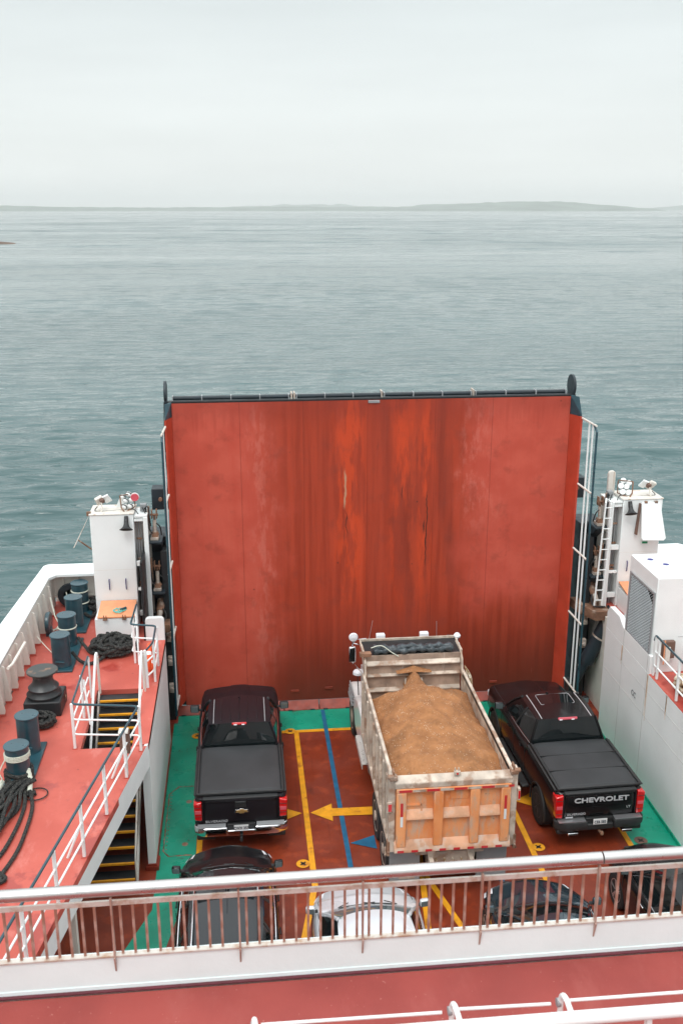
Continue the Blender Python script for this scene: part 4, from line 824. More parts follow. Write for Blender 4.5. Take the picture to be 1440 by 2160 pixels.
# small railing by the locker with life ring
S = [('handrail', 'navy', .024, rnd([(-2.74, 23.35, 4.0), (-2.76, 22.12, 4.0), (-2.16, 21.98, 4.0), (-2.15, 21.05, 4.0), (-2.26, 20.65, 4.0)], .1))]
for z in (3.66, 3.30): S.append(('mid_rail', 'white_clean', .019, rnd([(-2.74, 23.2, z), (-2.76, 22.12, z), (-2.15, 22.0, z), (-2.15, 21.1, z), (-2.32, 20.95, z - .1)], .1)))
r2 = railing('short railing with a navy handrail beside the locker, carrying the life ring', S)
for (x, y) in ((-2.74, 23.3), (-2.7, 22.12), (-2.14, 21.9), (-2.15, 21.08)): MB().ob((x, y, 3.5), (.05, .05, 1.0), (0, 0, 0)).build('rail_post', 'white_clean', r2, bev=.006)
MB().tube([(-2.74, 23.1, 3.95), (-2.60, 22.0, 3.0)], .02, 6).build('strut', 'white_clean', r2); MB().tube([(-2.32, 20.85, 3.9), (-2.30, 20.8, 3.0)], .034, 8).build('rail_post', 'white_clean', r2)
lr = thing('life_ring', (-2.30, 21.45, 3.25), 'orange life ring hanging edge on from the short railing above the casing wall', 'life ring')
MB().tube([(-2.28, 21.45 + .30 * math.cos(a), 3.42 + .30 * math.sin(a)) for a in [i * 2 * math.pi / 28 for i in range(28)]], .062, 10, closed=True).build('ring', 'lifering', lr)
for a in (45, 135, 225, 315):
    q = MB().tube([(-2.28, 21.45 + .30 * math.cos(R(b)), 3.42 + .30 * math.sin(R(b))) for b in (a - 8, a, a + 8)], .065, 10); q.build('white_band', 'white_clean', lr)
# right deck railing + ropes
S = [('handrail', 'navy', .026, rnd([(9.33, 20.30, 3.86), (9.33, 20.26, 4.0), (9.33, 9, 4.0)], .06))]
for z in (3.62, 3.28): S.append(('mid_rail', 'white_clean', .02, [(9.33, 20.25, z), (9.33, 9, z)]))
r3 = railing('railing with a navy handrail along the edge of the right mooring deck', S)
for y in (20.22, 20.02, 18.95, 17.7, 16.4, 15.1, 13.8, 12.5): MB().ob((9.33, y, 3.5), (.05, .055, .98), (0, 0, 0)).build('rail_post', 'white_clean', r3, bev=.006)
q = MB().tube(coil((9.85, 19.3, 3.0), .34, 9, .05, .04, .45, seed=31), .05, 8)
tag(q.build('mooring_rope', 'rope_tan', origin=(9.85, 19.3, 3)), 'heap of pale and tan mooring rope behind the right deck railing', 'rope')
q = MB().tube(coil((9.75, 17.9, 3.0), .25, 7, .05, .04, .4, seed=33), .05, 8)
tag(q.build('mooring_rope', 'rope_tan', origin=(9.75, 17.9, 3)), 'smaller tan rope coil at the right edge of the picture behind the railing', 'rope')
for (x, y, lab) in ((9.9, 18.5, 'white bollard among the tan ropes on the right mooring deck'), (10.2, 19.9, 'white bollard beside the ventilation housing')):
    t_ = thing('bollard', (x, y, 3), lab, 'bollard'); MB().lathe([(.2, 3.0), (.2, 3.7)], (x, y, 0), n=28).build('post', 'white_clean', t_); MB().lathe([(.225, 3.7), (.225, 3.73), (0, 3.74)], (x, y, 0), n=28).build('cap', 'white_clean', t_)
q = thing('switch_box', (9.65, 20.25, 3.5), 'brown switch box on the wall of the ventilation housing behind the right railing', 'box')
MB().bx(9.50, 9.80, 20.22, 20.34, 3.42, 3.84).build('box', 'brown_box', q, bev=.01); MB().bx(9.56, 9.68, 20.18, 20.217, 3.36, 3.72).build('door', 'cream', q, bev=.01); MB().tube([(9.52, 20.16, 3.9), (9.52, 20.16, 3.3)], .015, 6).build('conduit', 'orange', q)

# ------------------------------------------------------------------ ventilation housing on the right
vb = thing('ventilation_housing', (10.3, 21.2, 3), 'big white ventilation housing with a grey mesh grille on top of the right casing wall', 'ventilation housing')
x0 = 9.30
MB().bx(x0, 12.2, 20.36, 22.02, 3.0, 5.36).build('housing', 'white_clean', vb, bev=.02)
MB().bx(x0 - .035, x0 - .002, 21.80, 21.90, 3.42, 4.98).bx(x0 - .035, x0 - .002, 20.42, 20.47, 3.42, 4.98).bx(x0 - .035, x0 - .002, 20.47, 21.80, 4.93, 4.98).bx(x0 - .035, x0 - .002, 20.47, 21.80, 3.42, 3.47).build('grille_frame', 'grey', vb)
MB().bx(x0 - .010, x0 - .003, 20.47, 21.80, 3.47, 4.93).build('grille_back', 'dark', vb)
q = MB(); y = 20.47; a_ = 0.105
for sg in (1, -1):
    c_ = 20.47 - 1.6
    while c_ < 21.8 + 1.6:
        pts = []
        # diagonal strands clipped to the opening
        def zt_(yy): return 3.47 + sg * (yy - c_) * .72 if sg > 0 else 4.93 - (yy - c_) * .72
        seg = [yy for yy in np.linspace(20.47, 21.8, 60) if 3.47 <= zt_(yy) <= 4.93]
        if len(seg) > 3: q.tube([(x0 - .022 - .003 * sg, seg[0], zt_(seg[0])), (x0 - .022 - .003 * sg, seg[-1], zt_(seg[-1]))], .0070, 4)
        c_ += a_
q.build('grille_mesh', paint('pale_galvanised_mesh', (.52, .56, .58), .5, .1), vb)
MB().tube([(12.2, 20.352, 3.9), (9.9, 20.352, 3.9)], .004, 4).build('seam', 'grey', vb)
for x, y in ((9.62, 21.62), (9.85, 21.25)): MB().lathe([(.075, 5.361), (.075, 5.364)], (x, y, 0), n=20).build('deck_plug', N('violet_plug', .5).col((.02, .02, .18)).m, vb)
sh = MB().prism([(22.03, 3.1), (22.03, 3.62), (22.5, 3.62), (23.0, 3.1)], 'x', 9.5, 9.54); sh.build('side_gusset', 'white_clean', vb)

# ------------------------------------------------------------------ stairs
stt = thing('stairs', (-2.88, 19.0, 0), 'steep ship stairs with yellow edged black treads going down through the red deck opening', 'stairs')
NS = 13
for k in range(NS):
    y = 20.62 - k * .238; z = 2.90 - .215 * k
    tr = MB().bx(-3.33 + .0, -2.44, y - .16, y + .12, z - .03, z).build('tread', 'black', stt, bev=.004)
    MB().bx(-3.33, -2.44, y - .20, y - .155, z - .035, z + .004).build('nosing', 'yellow', tr)
for xs in (-3.38, -2.42):
    MB().prism([(20.84, 2.98), (20.74, 2.98), (17.56, .0), (17.74, .0), (20.84, 2.80)], 'x', xs - .02, xs + .02).build('stringer', 'white_dirty', stt)
MB().tube(rnd([(-2.38, 20.0, 2.75), (-2.38, 18.4, 1.9), (-2.38, 17.4, .95), (-2.38, 17.4, .1)], .1), .02, 8).build('handrail', 'white_dirty', stt)

# ------------------------------------------------------------------ foreground railing on bulwark
fb = thing('bridge_bulwark', (1, 7.8, 6.4), 'low white bulwark plate under the foreground railing across the picture', 'bulwark')
MB().bx(-9, 15, 7.78, 7.86, 6.47, 6.775).build('plate', 'white_cool', fb)
MB().bx(-9, 15, 7.772, 7.86, 6.425, 6.469).build('foot_coaming', 'white_cool', fb)
MB().bx(-9, 15, 7.735, 7.77, 6.42, 6.432).build('deck_seam', paint('purple_brown_joint', (.12, .02, .03), .6), fb)
MB().bx(-9, 15, 7.87, 8.0, -.2, 6.42).build('front_wall', 'white', fb)
fr = thing('front_railing', (1, 7.8, 6.8), 'foreground railing with a thick steel handrail and thin rusty brown bars', 'railing')
MB().tube([(-9, 7.8, 7.50), (3.27, 7.8, 7.50)], .058, 20).build('handrail', 'steel', fr); MB().tube([(3.285, 7.8, 7.50), (15, 7.8, 7.50)], .058, 20).build('handrail', 'steel', fr)
MB().bx(-9, 15, 7.79, 7.812, 7.335, 7.385).build('upper_flat', 'rail_flat', fr)
MB().bx(-9, 15, 7.765, 7.82, 6.785, 6.80).build('lower_flat', 'rail_flat', fr)
posts = [-2.45 + 1.12 * i for i in range(-1, 8)]; posts = [-2.46, -1.31, -.16, .99, 2.12, 3.25, 4.38, 5.5, -3.6]
for x in posts:
    q = MB().bx(x - .008, x + .008, 7.75, 7.80, 6.80, 7.44); q.build('rail_post', 'rail_bar', fr)
    MB().ad([(x - .007, 7.779, 6.62), (x + .007, 7.779, 6.62), (x + .007, 7.779, 6.80), (x - .007, 7.779, 6.80), (x - .007, 7.73, 6.80), (x + .007, 7.73, 6.80)], [(0, 1, 2, 3), (0, 4, 5, 1), (3, 2, 5, 4), (0, 3, 4), (1, 5, 2)]).build('bracket', 'rail_bar', fr, smooth=0)
x = -4.1; cnt = 0; pr_ = None
while x < 6.3 and cnt < 96:
    if min(abs(x - p) for p in posts) > .05:
        if pr_ is None: pr_ = MB().bx(x - .011, x + .011, 7.79, 7.812, 6.80, 7.33).build('baluster', 'rail_bar', fr); bx0 = x
        else: c_ = pr_.copy(); C.objects.link(c_); c_.location = (x - bx0, 0, 0)
        cnt += 1
    x += .1145
nr_ = thing('near_railing', (3, 5.9, 6.4), 'white railing with a thin pipe and curved stubs, nearest the viewer', 'railing')
MB().tube([(-9, 6.0, 7.455), (15, 5.93, 7.455)], .052, 20).build('handrail', 'white_clean', nr_)
for a, b in ((-9, -.06), (-.04, 1.43), (1.50, 2.30), (2.38, 5.5)): MB().tube([(a + .05, 6.19, 7.41), (b - .02, 6.17, 7.41)], .013, 8).build('pipe', 'white_clean', nr_)
for x in (-1.44, -.04, 1.49, 2.36, 3.9):
    MB().tube(rnd([(x, 6.17, 7.30), (x, 6.17, 7.49), (x, 6.08, 7.56), (x + .03, 5.98, 7.46)], .06, 6), .022, 10).build('stub', 'white_clean', nr_); MB().lathe([(.035, x - .03), (.035, x + .0)], (0, 6.18, 7.41), 'x', 12).build('collar', 'grey', nr_)
for x in (-3, -1.4, .02, 1.5, 3, 4.5): MB().bx(x - .02, x + .02, 5.95, 6.0, 6.425, 7.43).build('rail_post', 'white_clean', nr_)
# ------------------------------------------------------------------ vehicles (local: x right, y forward, z up)
def lerp(a, b, t): return a + (b - a) * t
def interp(tab, y):                            # tab [(y, v1, v2...)] ascending, smooth
    for i in range(len(tab) - 1):
        if y <= tab[i + 1][0]:
            a, b = tab[i], tab[i + 1]; t = 0 if b[0] == a[0] else max(0, (y - a[0]) / (b[0] - a[0]))
            return [lerp(p, q, t) for p, q in zip(a[1:], b[1:])]
    return list(tab[-1][1:])
def body_loft(tab, ystep=.12, front_round=.0):
    """tab rows: y, half width, bottom z, shoulder z, centre-top z"""
    ys = sorted(set([r[0] for r in tab] + [tab[0][0] + (tab[-1][0] - tab[0][0]) * i / 60 for i in range(61)]))
    rings = []
    for y in ys:
        w, zb, zs, zt = interp(tab, y); h = zs - zb
        half = [(0, zb), (w * .8, zb), (w - .03, zb + .05), (w - .0, zb + h * .25), (w + .012, zb + h * .52), (w + .006, zb + h * .78), (w - .015, zs - .07), (w - .05, zs - .02), (w - .10, zs + .004)]
        for t in (.12, .28, .45, .62, .8, 1.0): half.append(((w - .10) * (1 - t), zs + .004 + (zt - zs - .004) * math.sin(t * math.pi / 2) ** .85))
        full = half + [(-x, z) for x, z in half[-2:0:-1]]
        rings.append([(x, y, z) for x, z in full])
    n = len(rings[0]); mb = MB()
    vs = [v for r in rings for v in r]; fs = []
    for i in range(len(rings) - 1):
        for k in range(n): fs.append((i * n + k, i * n + (k + 1) % n, (i + 1) * n + (k + 1) % n, (i + 1) * n + k))
    fs.append(tuple(range(n))); fs.append(tuple((len(rings) - 1) * n + k for k in range(n - 1, -1, -1)))
    return mb.ad(vs, fs)
def cut(o, cutters):
    for c in cutters:
        md = o.modifiers.new('b', 'BOOLEAN'); md.operation = 'DIFFERENCE'; md.solver = 'EXACT'; md.object = c
    dg = bpy.context.evaluated_depsgraph_get(); me = bpy.data.meshes.new_from_object(o.evaluated_get(dg))
    o.modifiers.clear(); o.data = me; me.shade_smooth(); me.set_sharp_from_angle(angle=R(32))
    for c in cutters: bpy.data.objects.remove(c, do_unlink=True)
def wheel(par, x, y, r, wd, side, rim='alloy', spokes=6, name='wheel'):
    t_ = MB().lathe([(r * .62, -wd / 2 + .01), (r * .93, -wd / 2), (r, -wd / 2 + .035), (r, wd / 2 - .035), (r * .93, wd / 2), (r * .62, wd / 2 - .01)], (0, 0, 0), 'x', 36)
    vs = [(a + x, b + y, c + r) for a, b, c in t_.v]; o = MB().ad(vs, t_.f).build(name, 'rubber', par, smooth=30)
    s = side; fx = x + s * (wd / 2 - .045)
    q = MB().lathe([(r * .645, fx - .0), (r * .645, fx + s * .04), (r * .60, fx + s * .035), (r * .56, fx - s * .01)], (0, y, r), 'x', 32)
    for k in range(spokes):
        a = 2 * math.pi * k / spokes + .2
        for e in (-.10, .10):
            q.tube([(fx + s * .012, y + .08 * r * math.cos(a), r + .08 * r * math.sin(a)), (fx + s * .018, y + .60 * r * math.cos(a + e), r + .60 * r * math.sin(a + e))], [.03, .022], 6)
    q.lathe([(r * .16, fx), (r * .15, fx + s * .03), (0, fx + s * .035)], (0, y, r), 'x', 18); q.build('rim', rim, o)
    MB().lathe([(r * .56, fx - s * .03), (0, fx - s * .03)], (0, y, r), 'x', 24).build('brake_disc', 'dark', o)
    return o
def greenhouse(par, P, paintm, glassf='glass', glassr='glass', glasss='glass', rear=True):
    """P: wb half width at belt, wr half width at roof, zf cowl z, zr rear belt z, zt roof z, crown, yc cowl y, yf roof front, yr roof rear, yb rear glass base, bulge"""
    g = P; bl = g.get('bulge', .18); rb = g.get('rbulge', .06); cr = g.get('crown', .05)
    def wsf(u, v):
        s = 2 * u - 1; w = lerp(g['wb'] - .03, g['wr'], v)
        y = lerp(g['yc'] - bl * s * s, g['yf'] - .10 * s * s, v); z = lerp(g['zf'], g['zt'] - cr * s * s * .9, v) + .035 * math.sin(v * math.pi)
        return (s * w, y, z)
    MB().grid(wsf, 20, 12).build('windshield', glassf, par, smooth=80)
    def rwf(u, v):
        s = 2 * u - 1; w = lerp(g['wb'] - .05, g['wr'], v)
        y = lerp(g['yb'] + rb * s * s, g['yr'] + .05 * s * s, v); z = lerp(g['zr'], g['zt'] - cr * s * s * .9, v) + .01 * math.sin(v * math.pi)
        return (s * w, y, z)
    if rear: MB().grid(rwf, 20, 10).build('rear_window', glassr, par, smooth=80)
    for sd in (-1, 1):
        def sw(u, v, sd=sd):
            a = wsf(1, v) ; b = rwf(1, v); x = lerp(a[0], b[0], u); y = lerp(a[1], b[1], u); z = lerp(a[2], b[2], u)
            x += (g.get('side', .03)) * math.sin(u * math.pi) * (1 - v * .3)
            return (sd * x, y, z)
        MB().grid(sw, 20, 6).build('side_window', glasss, par, smooth=80)
        # pillars
        A = [wsf(1, v / 6) for v in range(7)]; B_ = [rwf(1, v / 6) for v in range(7)]
        MB().tube([(sd * (p[0] + .004), p[1], p[2]) for p in A], .035, 8).build('pillar', paintm, par)
        wC = g.get('cpil', .12)
        MB().grid(lambda u, v: tuple(Vector((sd * (lerp(rwf(1, v)[0], wsf(1, v)[0], u * wC) + .014), lerp(rwf(1, v)[1] - .03, wsf(1, v)[1], u * wC), lerp(rwf(1, v)[2], wsf(1, v)[2], u * wC)))), 4, 6).build('pillar', paintm, par, thick=.0)
        MB().tube([(sd * (p[0] - .0), p[1], p[2]) for p in B_], .032, 8).build('pillar', paintm, par)
        for t in g.get('bp', (.45,)):
            MB().ad([sw(t - .02, 0), sw(t + .02, 0), sw(t + .02, 1), sw(t - .02, 1)] + [(a + sd * .012, b, c) for a, b, c in (sw(t - .02, 0), sw(t + .02, 0), sw(t + .02, 1), sw(t - .02, 1))], [(0, 1, 2, 3), (4, 5, 6, 7), (0, 1, 5, 4), (1, 2, 6, 5), (2, 3, 7, 6), (3, 0, 4, 7)]).build('door_pillar', 'plastic', par)
        L = [sw(i / 14, 0) for i in range(15)]; MB().tube([(a + sd * .008, b, c + .005) for a, b, c in L], .014, 6).build('window_trim', g.get('trim', 'plastic'), par)
    def rf(u, v):
        s = 2 * u - 1; y = lerp(g['yr'] + .05 * s * s - .02, g['yf'] - .10 * s * s + .03, v); e = abs(s) ** 6; f = abs(2 * v - 1) ** 5
        x = s * (g['wr'] + .012 + g.get('side', .03) * math.sin(v * math.pi)); z = g['zt'] + .016 + g.get('rise', .03) * math.sin(v * math.pi) - cr * s * s - .022 * e - .012 * f
        return (x, y, z)
    roof = MB().grid(rf, 24, 20).build('roof', g.get('roofmat', paintm), par, smooth=80)
    return wsf, rwf, rf, roof
def mirror_pair(par, x, y, z, mat, big=1.):
    for s in (-1, 1):
        o = MB().ob((s * (x + .09 * big), y, z), (.20 * big, .12 * big, .17 * big), (0, 0, s * R(8))).build('side_mirror', mat, par, bev=.035)
        MB().ob((s * (x + .09 * big), y - .063 * big, z), (.16 * big, .006, .13 * big), (0, 0, s * R(8))).build('mirror_glass', 'glass_sky_tone', o, bev=.01)
        MB().tube([(s * (x - .06), y + .02, z - .05), (s * (x + .06), y, z - .04)], .03, 6).build('mirror_arm', 'plastic', o)
def decal_curve(): pass

def pickup(label, P):
    T = thing('pickup_truck', (0, 0, 0), label, 'pickup truck', 'black pickup trucks on the vehicle deck'); pm = P['paint']; lf = P.get('lift', 0)
    z0 = .42 + lf
    tab = [(-2.78, .93, .62 + lf, 1.30 + lf, 1.31 + lf), (-2.70, .985, .55 + lf, 1.34 + lf, 1.345 + lf), (-.8, 1.0, z0, 1.36 + lf, 1.37 + lf), (-.70, 1.0, z0, 1.30 + lf, 1.33 + lf), (1.2, 1.0, z0, 1.28 + lf, 1.32 + lf), (1.45, 1.0, z0, 1.27 + lf, 1.33 + lf),
           (2.2, .99, z0, 1.22 + lf, 1.30 + lf), (2.62, .955, z0 + .02, 1.16 + lf, 1.25 + lf), (2.80, .90, z0 + .05, 1.08 + lf, 1.16 + lf), (2.88, .82, z0 + .1, .98 + lf, 1.02 + lf)]
    b = body_loft(tab).build('body', pm, T)
    wr = P['wr_']; cs = []
    for y in (-1.72, 1.86):
        for s in (-1, 1): cs.append(MB().lathe([(wr + .07, s * .70), (wr + .07, s * 1.2)], (0, y, wr), 'x', 36).build('arch_cut', 'dark'))
    cut(b, cs)
    for y in (-1.72, 1.86):
        for s in (-1, 1):
            MB().lathe([(wr + .075, s * .66), (wr + .075, s * .72), (.2, s * .66)], (0, y, wr), 'x', 30).build('wheel_well', 'dark', T)
            MB().tube([(s * 1.0, y + (wr + .085) * math.cos(R(a)), wr + (wr + .085) * math.sin(R(a))) for a in range(-12, 193, 12)], .022, 6).build('arch_trim', 'plastic' if P['lower'] else pm, T)
            wheel(T, s * .875, y, wr, .27, s, P['rim'])
    MB().bx(-.72, .72, -2.6, 2.6, .32 + lf, .6 + lf).build('chassis', 'dark', T)
    g = dict(wb=.93, wr=.70, zf=1.30 + lf, zr=1.34 + lf, zt=1.915 + lf, crown=.045, yc=1.42, yf=.72, yr=-.60, yb=-.74, bulge=.16, rbulge=.05, bp=(.47,), cpil=.10, rise=.02, trim=P['trim'])
    wsf, rwf, rf, roof = greenhouse(T, g, pm)
    # roof ribs / ditch strips
    for s in (-1, 1):
        MB().tube([(s * .60, y, 1.915 + lf + .012 - .045 * .74 + .02 * math.sin((y + .6) / 1.32 * math.pi)) for y in [-.56 + i * .1 for i in range(12)] + [.62]], .011, 6).build('roof_strip', 'grey' if P['sunroof'] is False else 'letter', T)
    if not P['sunroof']:
        for x in (-.42, -.2, .0, .2, .42): MB().bx(x - .018, x + .018, -.5, .58, 1.91 + lf, 1.955 + lf - .045 * (x / .7) ** 2).build('roof_rib', pm, T, bev=.015)
    else:
        zz = lambda x: 1.948 + lf - .045 * (x / .7) ** 2
        MB().grid(lambda u, v: (lerp(-.40, .40, u), lerp(.05, .52, v), zz(lerp(-.40, .40, u)) + .004), 10, 4).build('sunroof', 'glass', T, smooth=80)
        MB().tube(rnd([(-.42, .03, zz(.42) + .004), (-.42, .54, zz(.42) + .004), (.42, .54, zz(.42) + .004), (.42, .03, zz(.42) + .004), (-.41, .03, zz(.42) + .004)], .08), .006, 5).build('sunroof_seal', 'letter', T)
        MB().tube(smoothpath([(.16, .7, 1.95 + lf), (.1, .2, 1.975 + lf), (.2, -.1, 1.975 + lf), (.08, -.3, 1.975 + lf)]), .006, 5).build('antenna_lead', 'letter', T) if False else None
    sf = MB().prism([(-.06, 1.93 + lf), (.05, 1.93 + lf), (-.05, 1.99 + lf)], 'x', -.02, .02); sf.v = [(a + (0 if not P['sunroof'] else -.1), b_ + .60, c) for a, b_, c in sf.v]; sf.build('roof_antenna', pm, T, bev=.008)
    # brake light on the roof's rear edge
    q = MB().ob((0, -.635, 1.905 + lf), (.34 if not P['sunroof'] else .46, .05, .055), (R(-20), 0, 0)).build('high_brake_light', 'lens_red' if not P['sunroof'] else 'lens_pink', T, bev=.012)
    for x in (-.09, .09) if not P['sunroof'] else (-.17, .12): MB().ob((x, -.663, 1.89 + lf), (.07, .012, .028), (R(-20), 0, 0)).build('lamp_cell', 'lens_white', q, bev=.004)
    if P['sunroof']:
        MB().bx(-.14, .14, -.70, -.69, 1.42 + lf, 1.44 + lf).build('window_latch', 'grey', T)
    # hood lines and power dome
    hz = lambda x, y: (lambda r: r[2] + (r[3] - r[2]) * (1 - (abs(x) / (r[0] - .1)) ** 1.8) if abs(x) < r[0] - .1 else r[2])(interp(tab, y))
    MB().grid(lambda u, v: (lerp(-.42, .42, u) * (1 - .15 * v), lerp(1.50, 2.70, v), hz(0, lerp(1.5, 2.7, v)) - .004 + .028 * min(1, 4 * (.5 - abs(u - .5))) ** .6 * math.sin(min(1, v * 1.3 + .2) * math.pi * .55) - .05 * (2 * abs(u - .5)) ** 3), 14, 12).build('hood_dome', pm, T, smooth=80)
    for s in (-1, 1):
        MB().tube([(s * (interp(tab, y)[0] - .12), y, interp(tab, y)[2] + .010) for y in [1.35 + i * .1 for i in range(14)]], .005, 5).build('hood_gap', 'dark', T)
        MB().bx(s * .62, s * .93, 2.68, 2.86, .78 + lf, .97 + lf).build('headlight', 'lens_white', T, bev=.04)
        for yy in (.62, -.32):
            MB().ob((s * 1.02, yy, 1.12 + lf), (.035, .17, .035), (0, 0, 0)).build('door_handle', pm, T, bev=.012)
        for yy in (1.25, .22, -.66): MB().bx(s * 1.004, s * 1.0145, yy - .004, yy + .004, .62 + lf, 1.24 + lf).build('door_gap', 'dark', T)
        MB().tube([(s * .22, 1.40, 1.335 + lf), (s * .45, 1.33, 1.355 + lf), (s * .15 - .5 * (s > 0), 1.28, 1.36 + lf)], .01, 5).build('wiper', 'plastic', T)
    MB().bx(-.60, .60, 2.80, 2.90, .72 + lf, .98 + lf).build('grille', 'plastic', T, bev=.02); MB().bx(-.9, .9, 2.72, 2.94, .48 + lf, .68 + lf).build('front_bumper', P['bump'], T, bev=.05)
    mirror_pair(T, 1.02, 1.18, 1.38 + lf, 'plastic' if not P['sunroof'] else pm, 1.1)
    # bed cover
    def cv(u, v):
        s = 2 * u - 1; return (s * .905, lerp(-2.71, -.80, v), 1.415 + lf + .018 * (1 - s ** 4) - .03 * abs(s) ** 12 - .02 * abs(2 * v - 1) ** 14 + .004 * mnoise.noise((s * 3, v * 4, 2)))
    o = MB().grid(cv, 30, 40).build('bed_cover', 'vinyl', T, smooth=60, fix=False, thick=.05)
    q = MB()
    for x in (-.915, .915): q.bx(x - .022, x + .022, -2.72, -.80, 1.365 + lf, 1.422 + lf)
    q.bx(-.93, .93, -2.745, -2.70, 1.36 + lf, 1.418 + lf); q.build('cover_frame', 'plastic', o, bev=.012)
    if P['panels']:
        for y in (-1.42, -2.05): MB().bx(-.90, .90, y - .008, y + .008, 1.40 + lf, 1.4365 + lf).build('cover_joint', 'plastic', o)
    for s in (-1, 1): MB().bx(s * .945, s * .995, -2.70, -.78, 1.35 + lf, 1.372 + lf).build('bed_rail_cap', 'plastic', T, bev=.008)
    # tailgate
    tg = MB().grid(lambda u, v: (lerp(-.80, .80, u), -2.805 - .035 * math.sin(v * math.pi) ** .5 - (.03 if v > .88 else 0) + .02 * (2 * u - 1) ** 2, lerp(.72, 1.335, v) + lf), 16, 20).build('tailgate', pm, T, smooth=50, thick=.04)
    MB().bx(-.80, .80, -2.86, -2.74, 1.325 + lf, 1.352 + lf).build('tailgate_cap', 'plastic', tg, bev=.015)
    for s in (-1, 1): MB().bx(s * .803, s * .812, -2.83, -2.78, .74 + lf, 1.33 + lf).build('tailgate_gap', 'dark', tg)
    if not P['sunroof']:
        MB().bx(-.12, .12, -2.86, -2.83, 1.12 + lf, 1.26 + lf).build('handle', 'plastic', tg, bev=.02)
        MB().bx(-.09, .09, -2.868, -2.85, 1.20 + lf, 1.245 + lf).build('handle_latch', 'dark', tg, bev=.01)
        bt = [(-.15, -.035), (-.055, -.035), (-.055, -.062), (.055, -.062), (.055, -.035), (.15, -.035), (.135, .035), (.045, .035), (.045, .062), (-.045, .062), (-.045, .035), (-.135, .035)]
        MB().prism([(x * 1.02 + .02, z * 1.0 + 1.03 + lf) for x, z in bt], 'y', -2.872, -2.85).build('emblem_rim', 'chrome', tg, bev=.004)
        MB().prism([(x * .84 + .02, z * .72 + 1.03 + lf) for x, z in bt], 'y', -2.880, -2.873).build('emblem', 'gold', tg)
        textmesh('lettering', 'SILVERADO', .075, 'letter', tg, (-.52, -2.858, .80), (R(90), 0, 0), .004, 0, 1.25)
    else:
        textmesh('lettering', 'CHEVROLET', .155, 'letter', tg, (.02, -2.852, 1.155 + lf), (R(90), 0, 0), .006, .004, 1.42)
        textmesh('lettering', 'SILVERADO', .068, 'letter', tg, (-.52, -2.850, .83 + lf), (R(90), 0, 0), .004, 0, 1.2)
        textmesh('lettering', 'LT', .07, 'letter', tg, (.64, -2.850, .93 + lf), (R(90), 0, 0), .004, 0, 1.2)
        MB().bx(-.76, -.60, -2.856, -2.845, .745 + lf, .775 + lf).build('badge', 'letter', tg)
    for s in (-1, 1):
        z1, z2 = (.82, 1.27) if not P['sunroof'] else (.74, 1.30)
        tl = MB().prism([(s * .83, z1 + lf), (s * .985, z1 + .02 + lf), (s * 1.0, z2 - .04 + lf), (s * .83, z2 + lf)], 'y', -2.85, -2.60).build('tail_light', 'lens_red', T, bev=.02)
        MB().bx(s * .84, s * .975, -2.858, -2.848, (z1 + z2) / 2 - .05 + lf, (z1 + z2) / 2 + .03 + lf).build('reverse_lamp', 'lens_pink', tl, bev=.01)
        for zz_ in (z1 + .12, z2 - .12): MB().bx(s * .83, s * .99, -2.8575, -2.8495, zz_ - .004 + lf, zz_ + .004 + lf).build('lens_rib', 'plastic', tl)
    # bumper
    bm_ = P['bump']
    def bump(z0_, z1_, y0_, y1_, x0_, x1_):
        n_ = 12; vs = []; fs = []
        for i in range(n_ + 1):
            u = i / n_; x = lerp(x0_, x1_, u); c = .16 * max(0, (abs(x) - .72) / .3) ** 2
            vs += [(x, y0_ + c, z0_), (x, y0_ - .015 + c, (z0_ + z1_) / 2), (x, y0_ + .02 + c, z1_), (x, y1_, z1_), (x, y1_, z0_)]
            if i: a = (i - 1) * 5; d = i * 5; fs += [(a + k, a + (k + 1) % 5, d + (k + 1) % 5, d + k) for k in range(5)]
        fs += [(0, 1, 2, 3, 4), tuple(n_ * 5 + k for k in (4, 3, 2, 1, 0))]
        return MB().ad(vs, fs)
    rb_ = thing_part = None
    B0 = bump(.50 + lf, .70 + lf, -2.98, -2.74, -1.0, -.30); B1 = bump(.50 + lf, .70 + lf, -2.98, -2.74, .30, 1.0)
    bo = MB().bx(-.92, .92, -2.80, -2.72, .52 + lf, .69 + lf).build('rear_bumper', bm_, T, bev=.018)
    B0.build('bumper_end', bm_, bo, bev=.018); B1.build('bumper_end', bm_, bo, bev=.018)
    for s in (-1, 1):
        q = MB(); q.bx(s * .33, s * .93, -2.955, -2.80, .702 + lf, .712 + lf)
        for i in range(22): x = s * (.35 + i * .026); q.bx(x - .006, x + .006, -2.95, -2.85, .712 + lf, .718 + lf)
        q.build('bumper_step', 'grey' if bm_ == 'chrome' else 'alloy', bo)
    MB().bx(-.30, .30, -2.93, -2.76, .46 + lf, .60 + lf).build('bumper_centre', bm_ if bm_ == 'chrome' else 'plastic', bo, bev=.02)
    MB().bx(-.30, .30, -2.86, -2.76, .60 + lf, .71 + lf).build('plate_recess', 'plastic', bo, bev=.01)
    pl = MB().bx(-.155, .155, -2.925, -2.915, .575 + lf, .725 + lf); pl = pl.build('license_plate', 'plate', T, bev=.004)
    textmesh('lettering', P['plate'], .095, 'ink', pl, (0, -2.927, .645 + lf), (R(90), 0, 0), .002, .002, .80)
    MB().bx(-.08, .08, -2.9275, -2.9245, .705 + lf, .716 + lf).build('plate_strip', 'lens_red', pl) if False else None
    for s in (-1, 1): MB().bx(s * .55, s * .95, -2.90, -2.72, .38 + lf, .50 + lf).build('lower_valance', 'plastic', T, bev=.03)
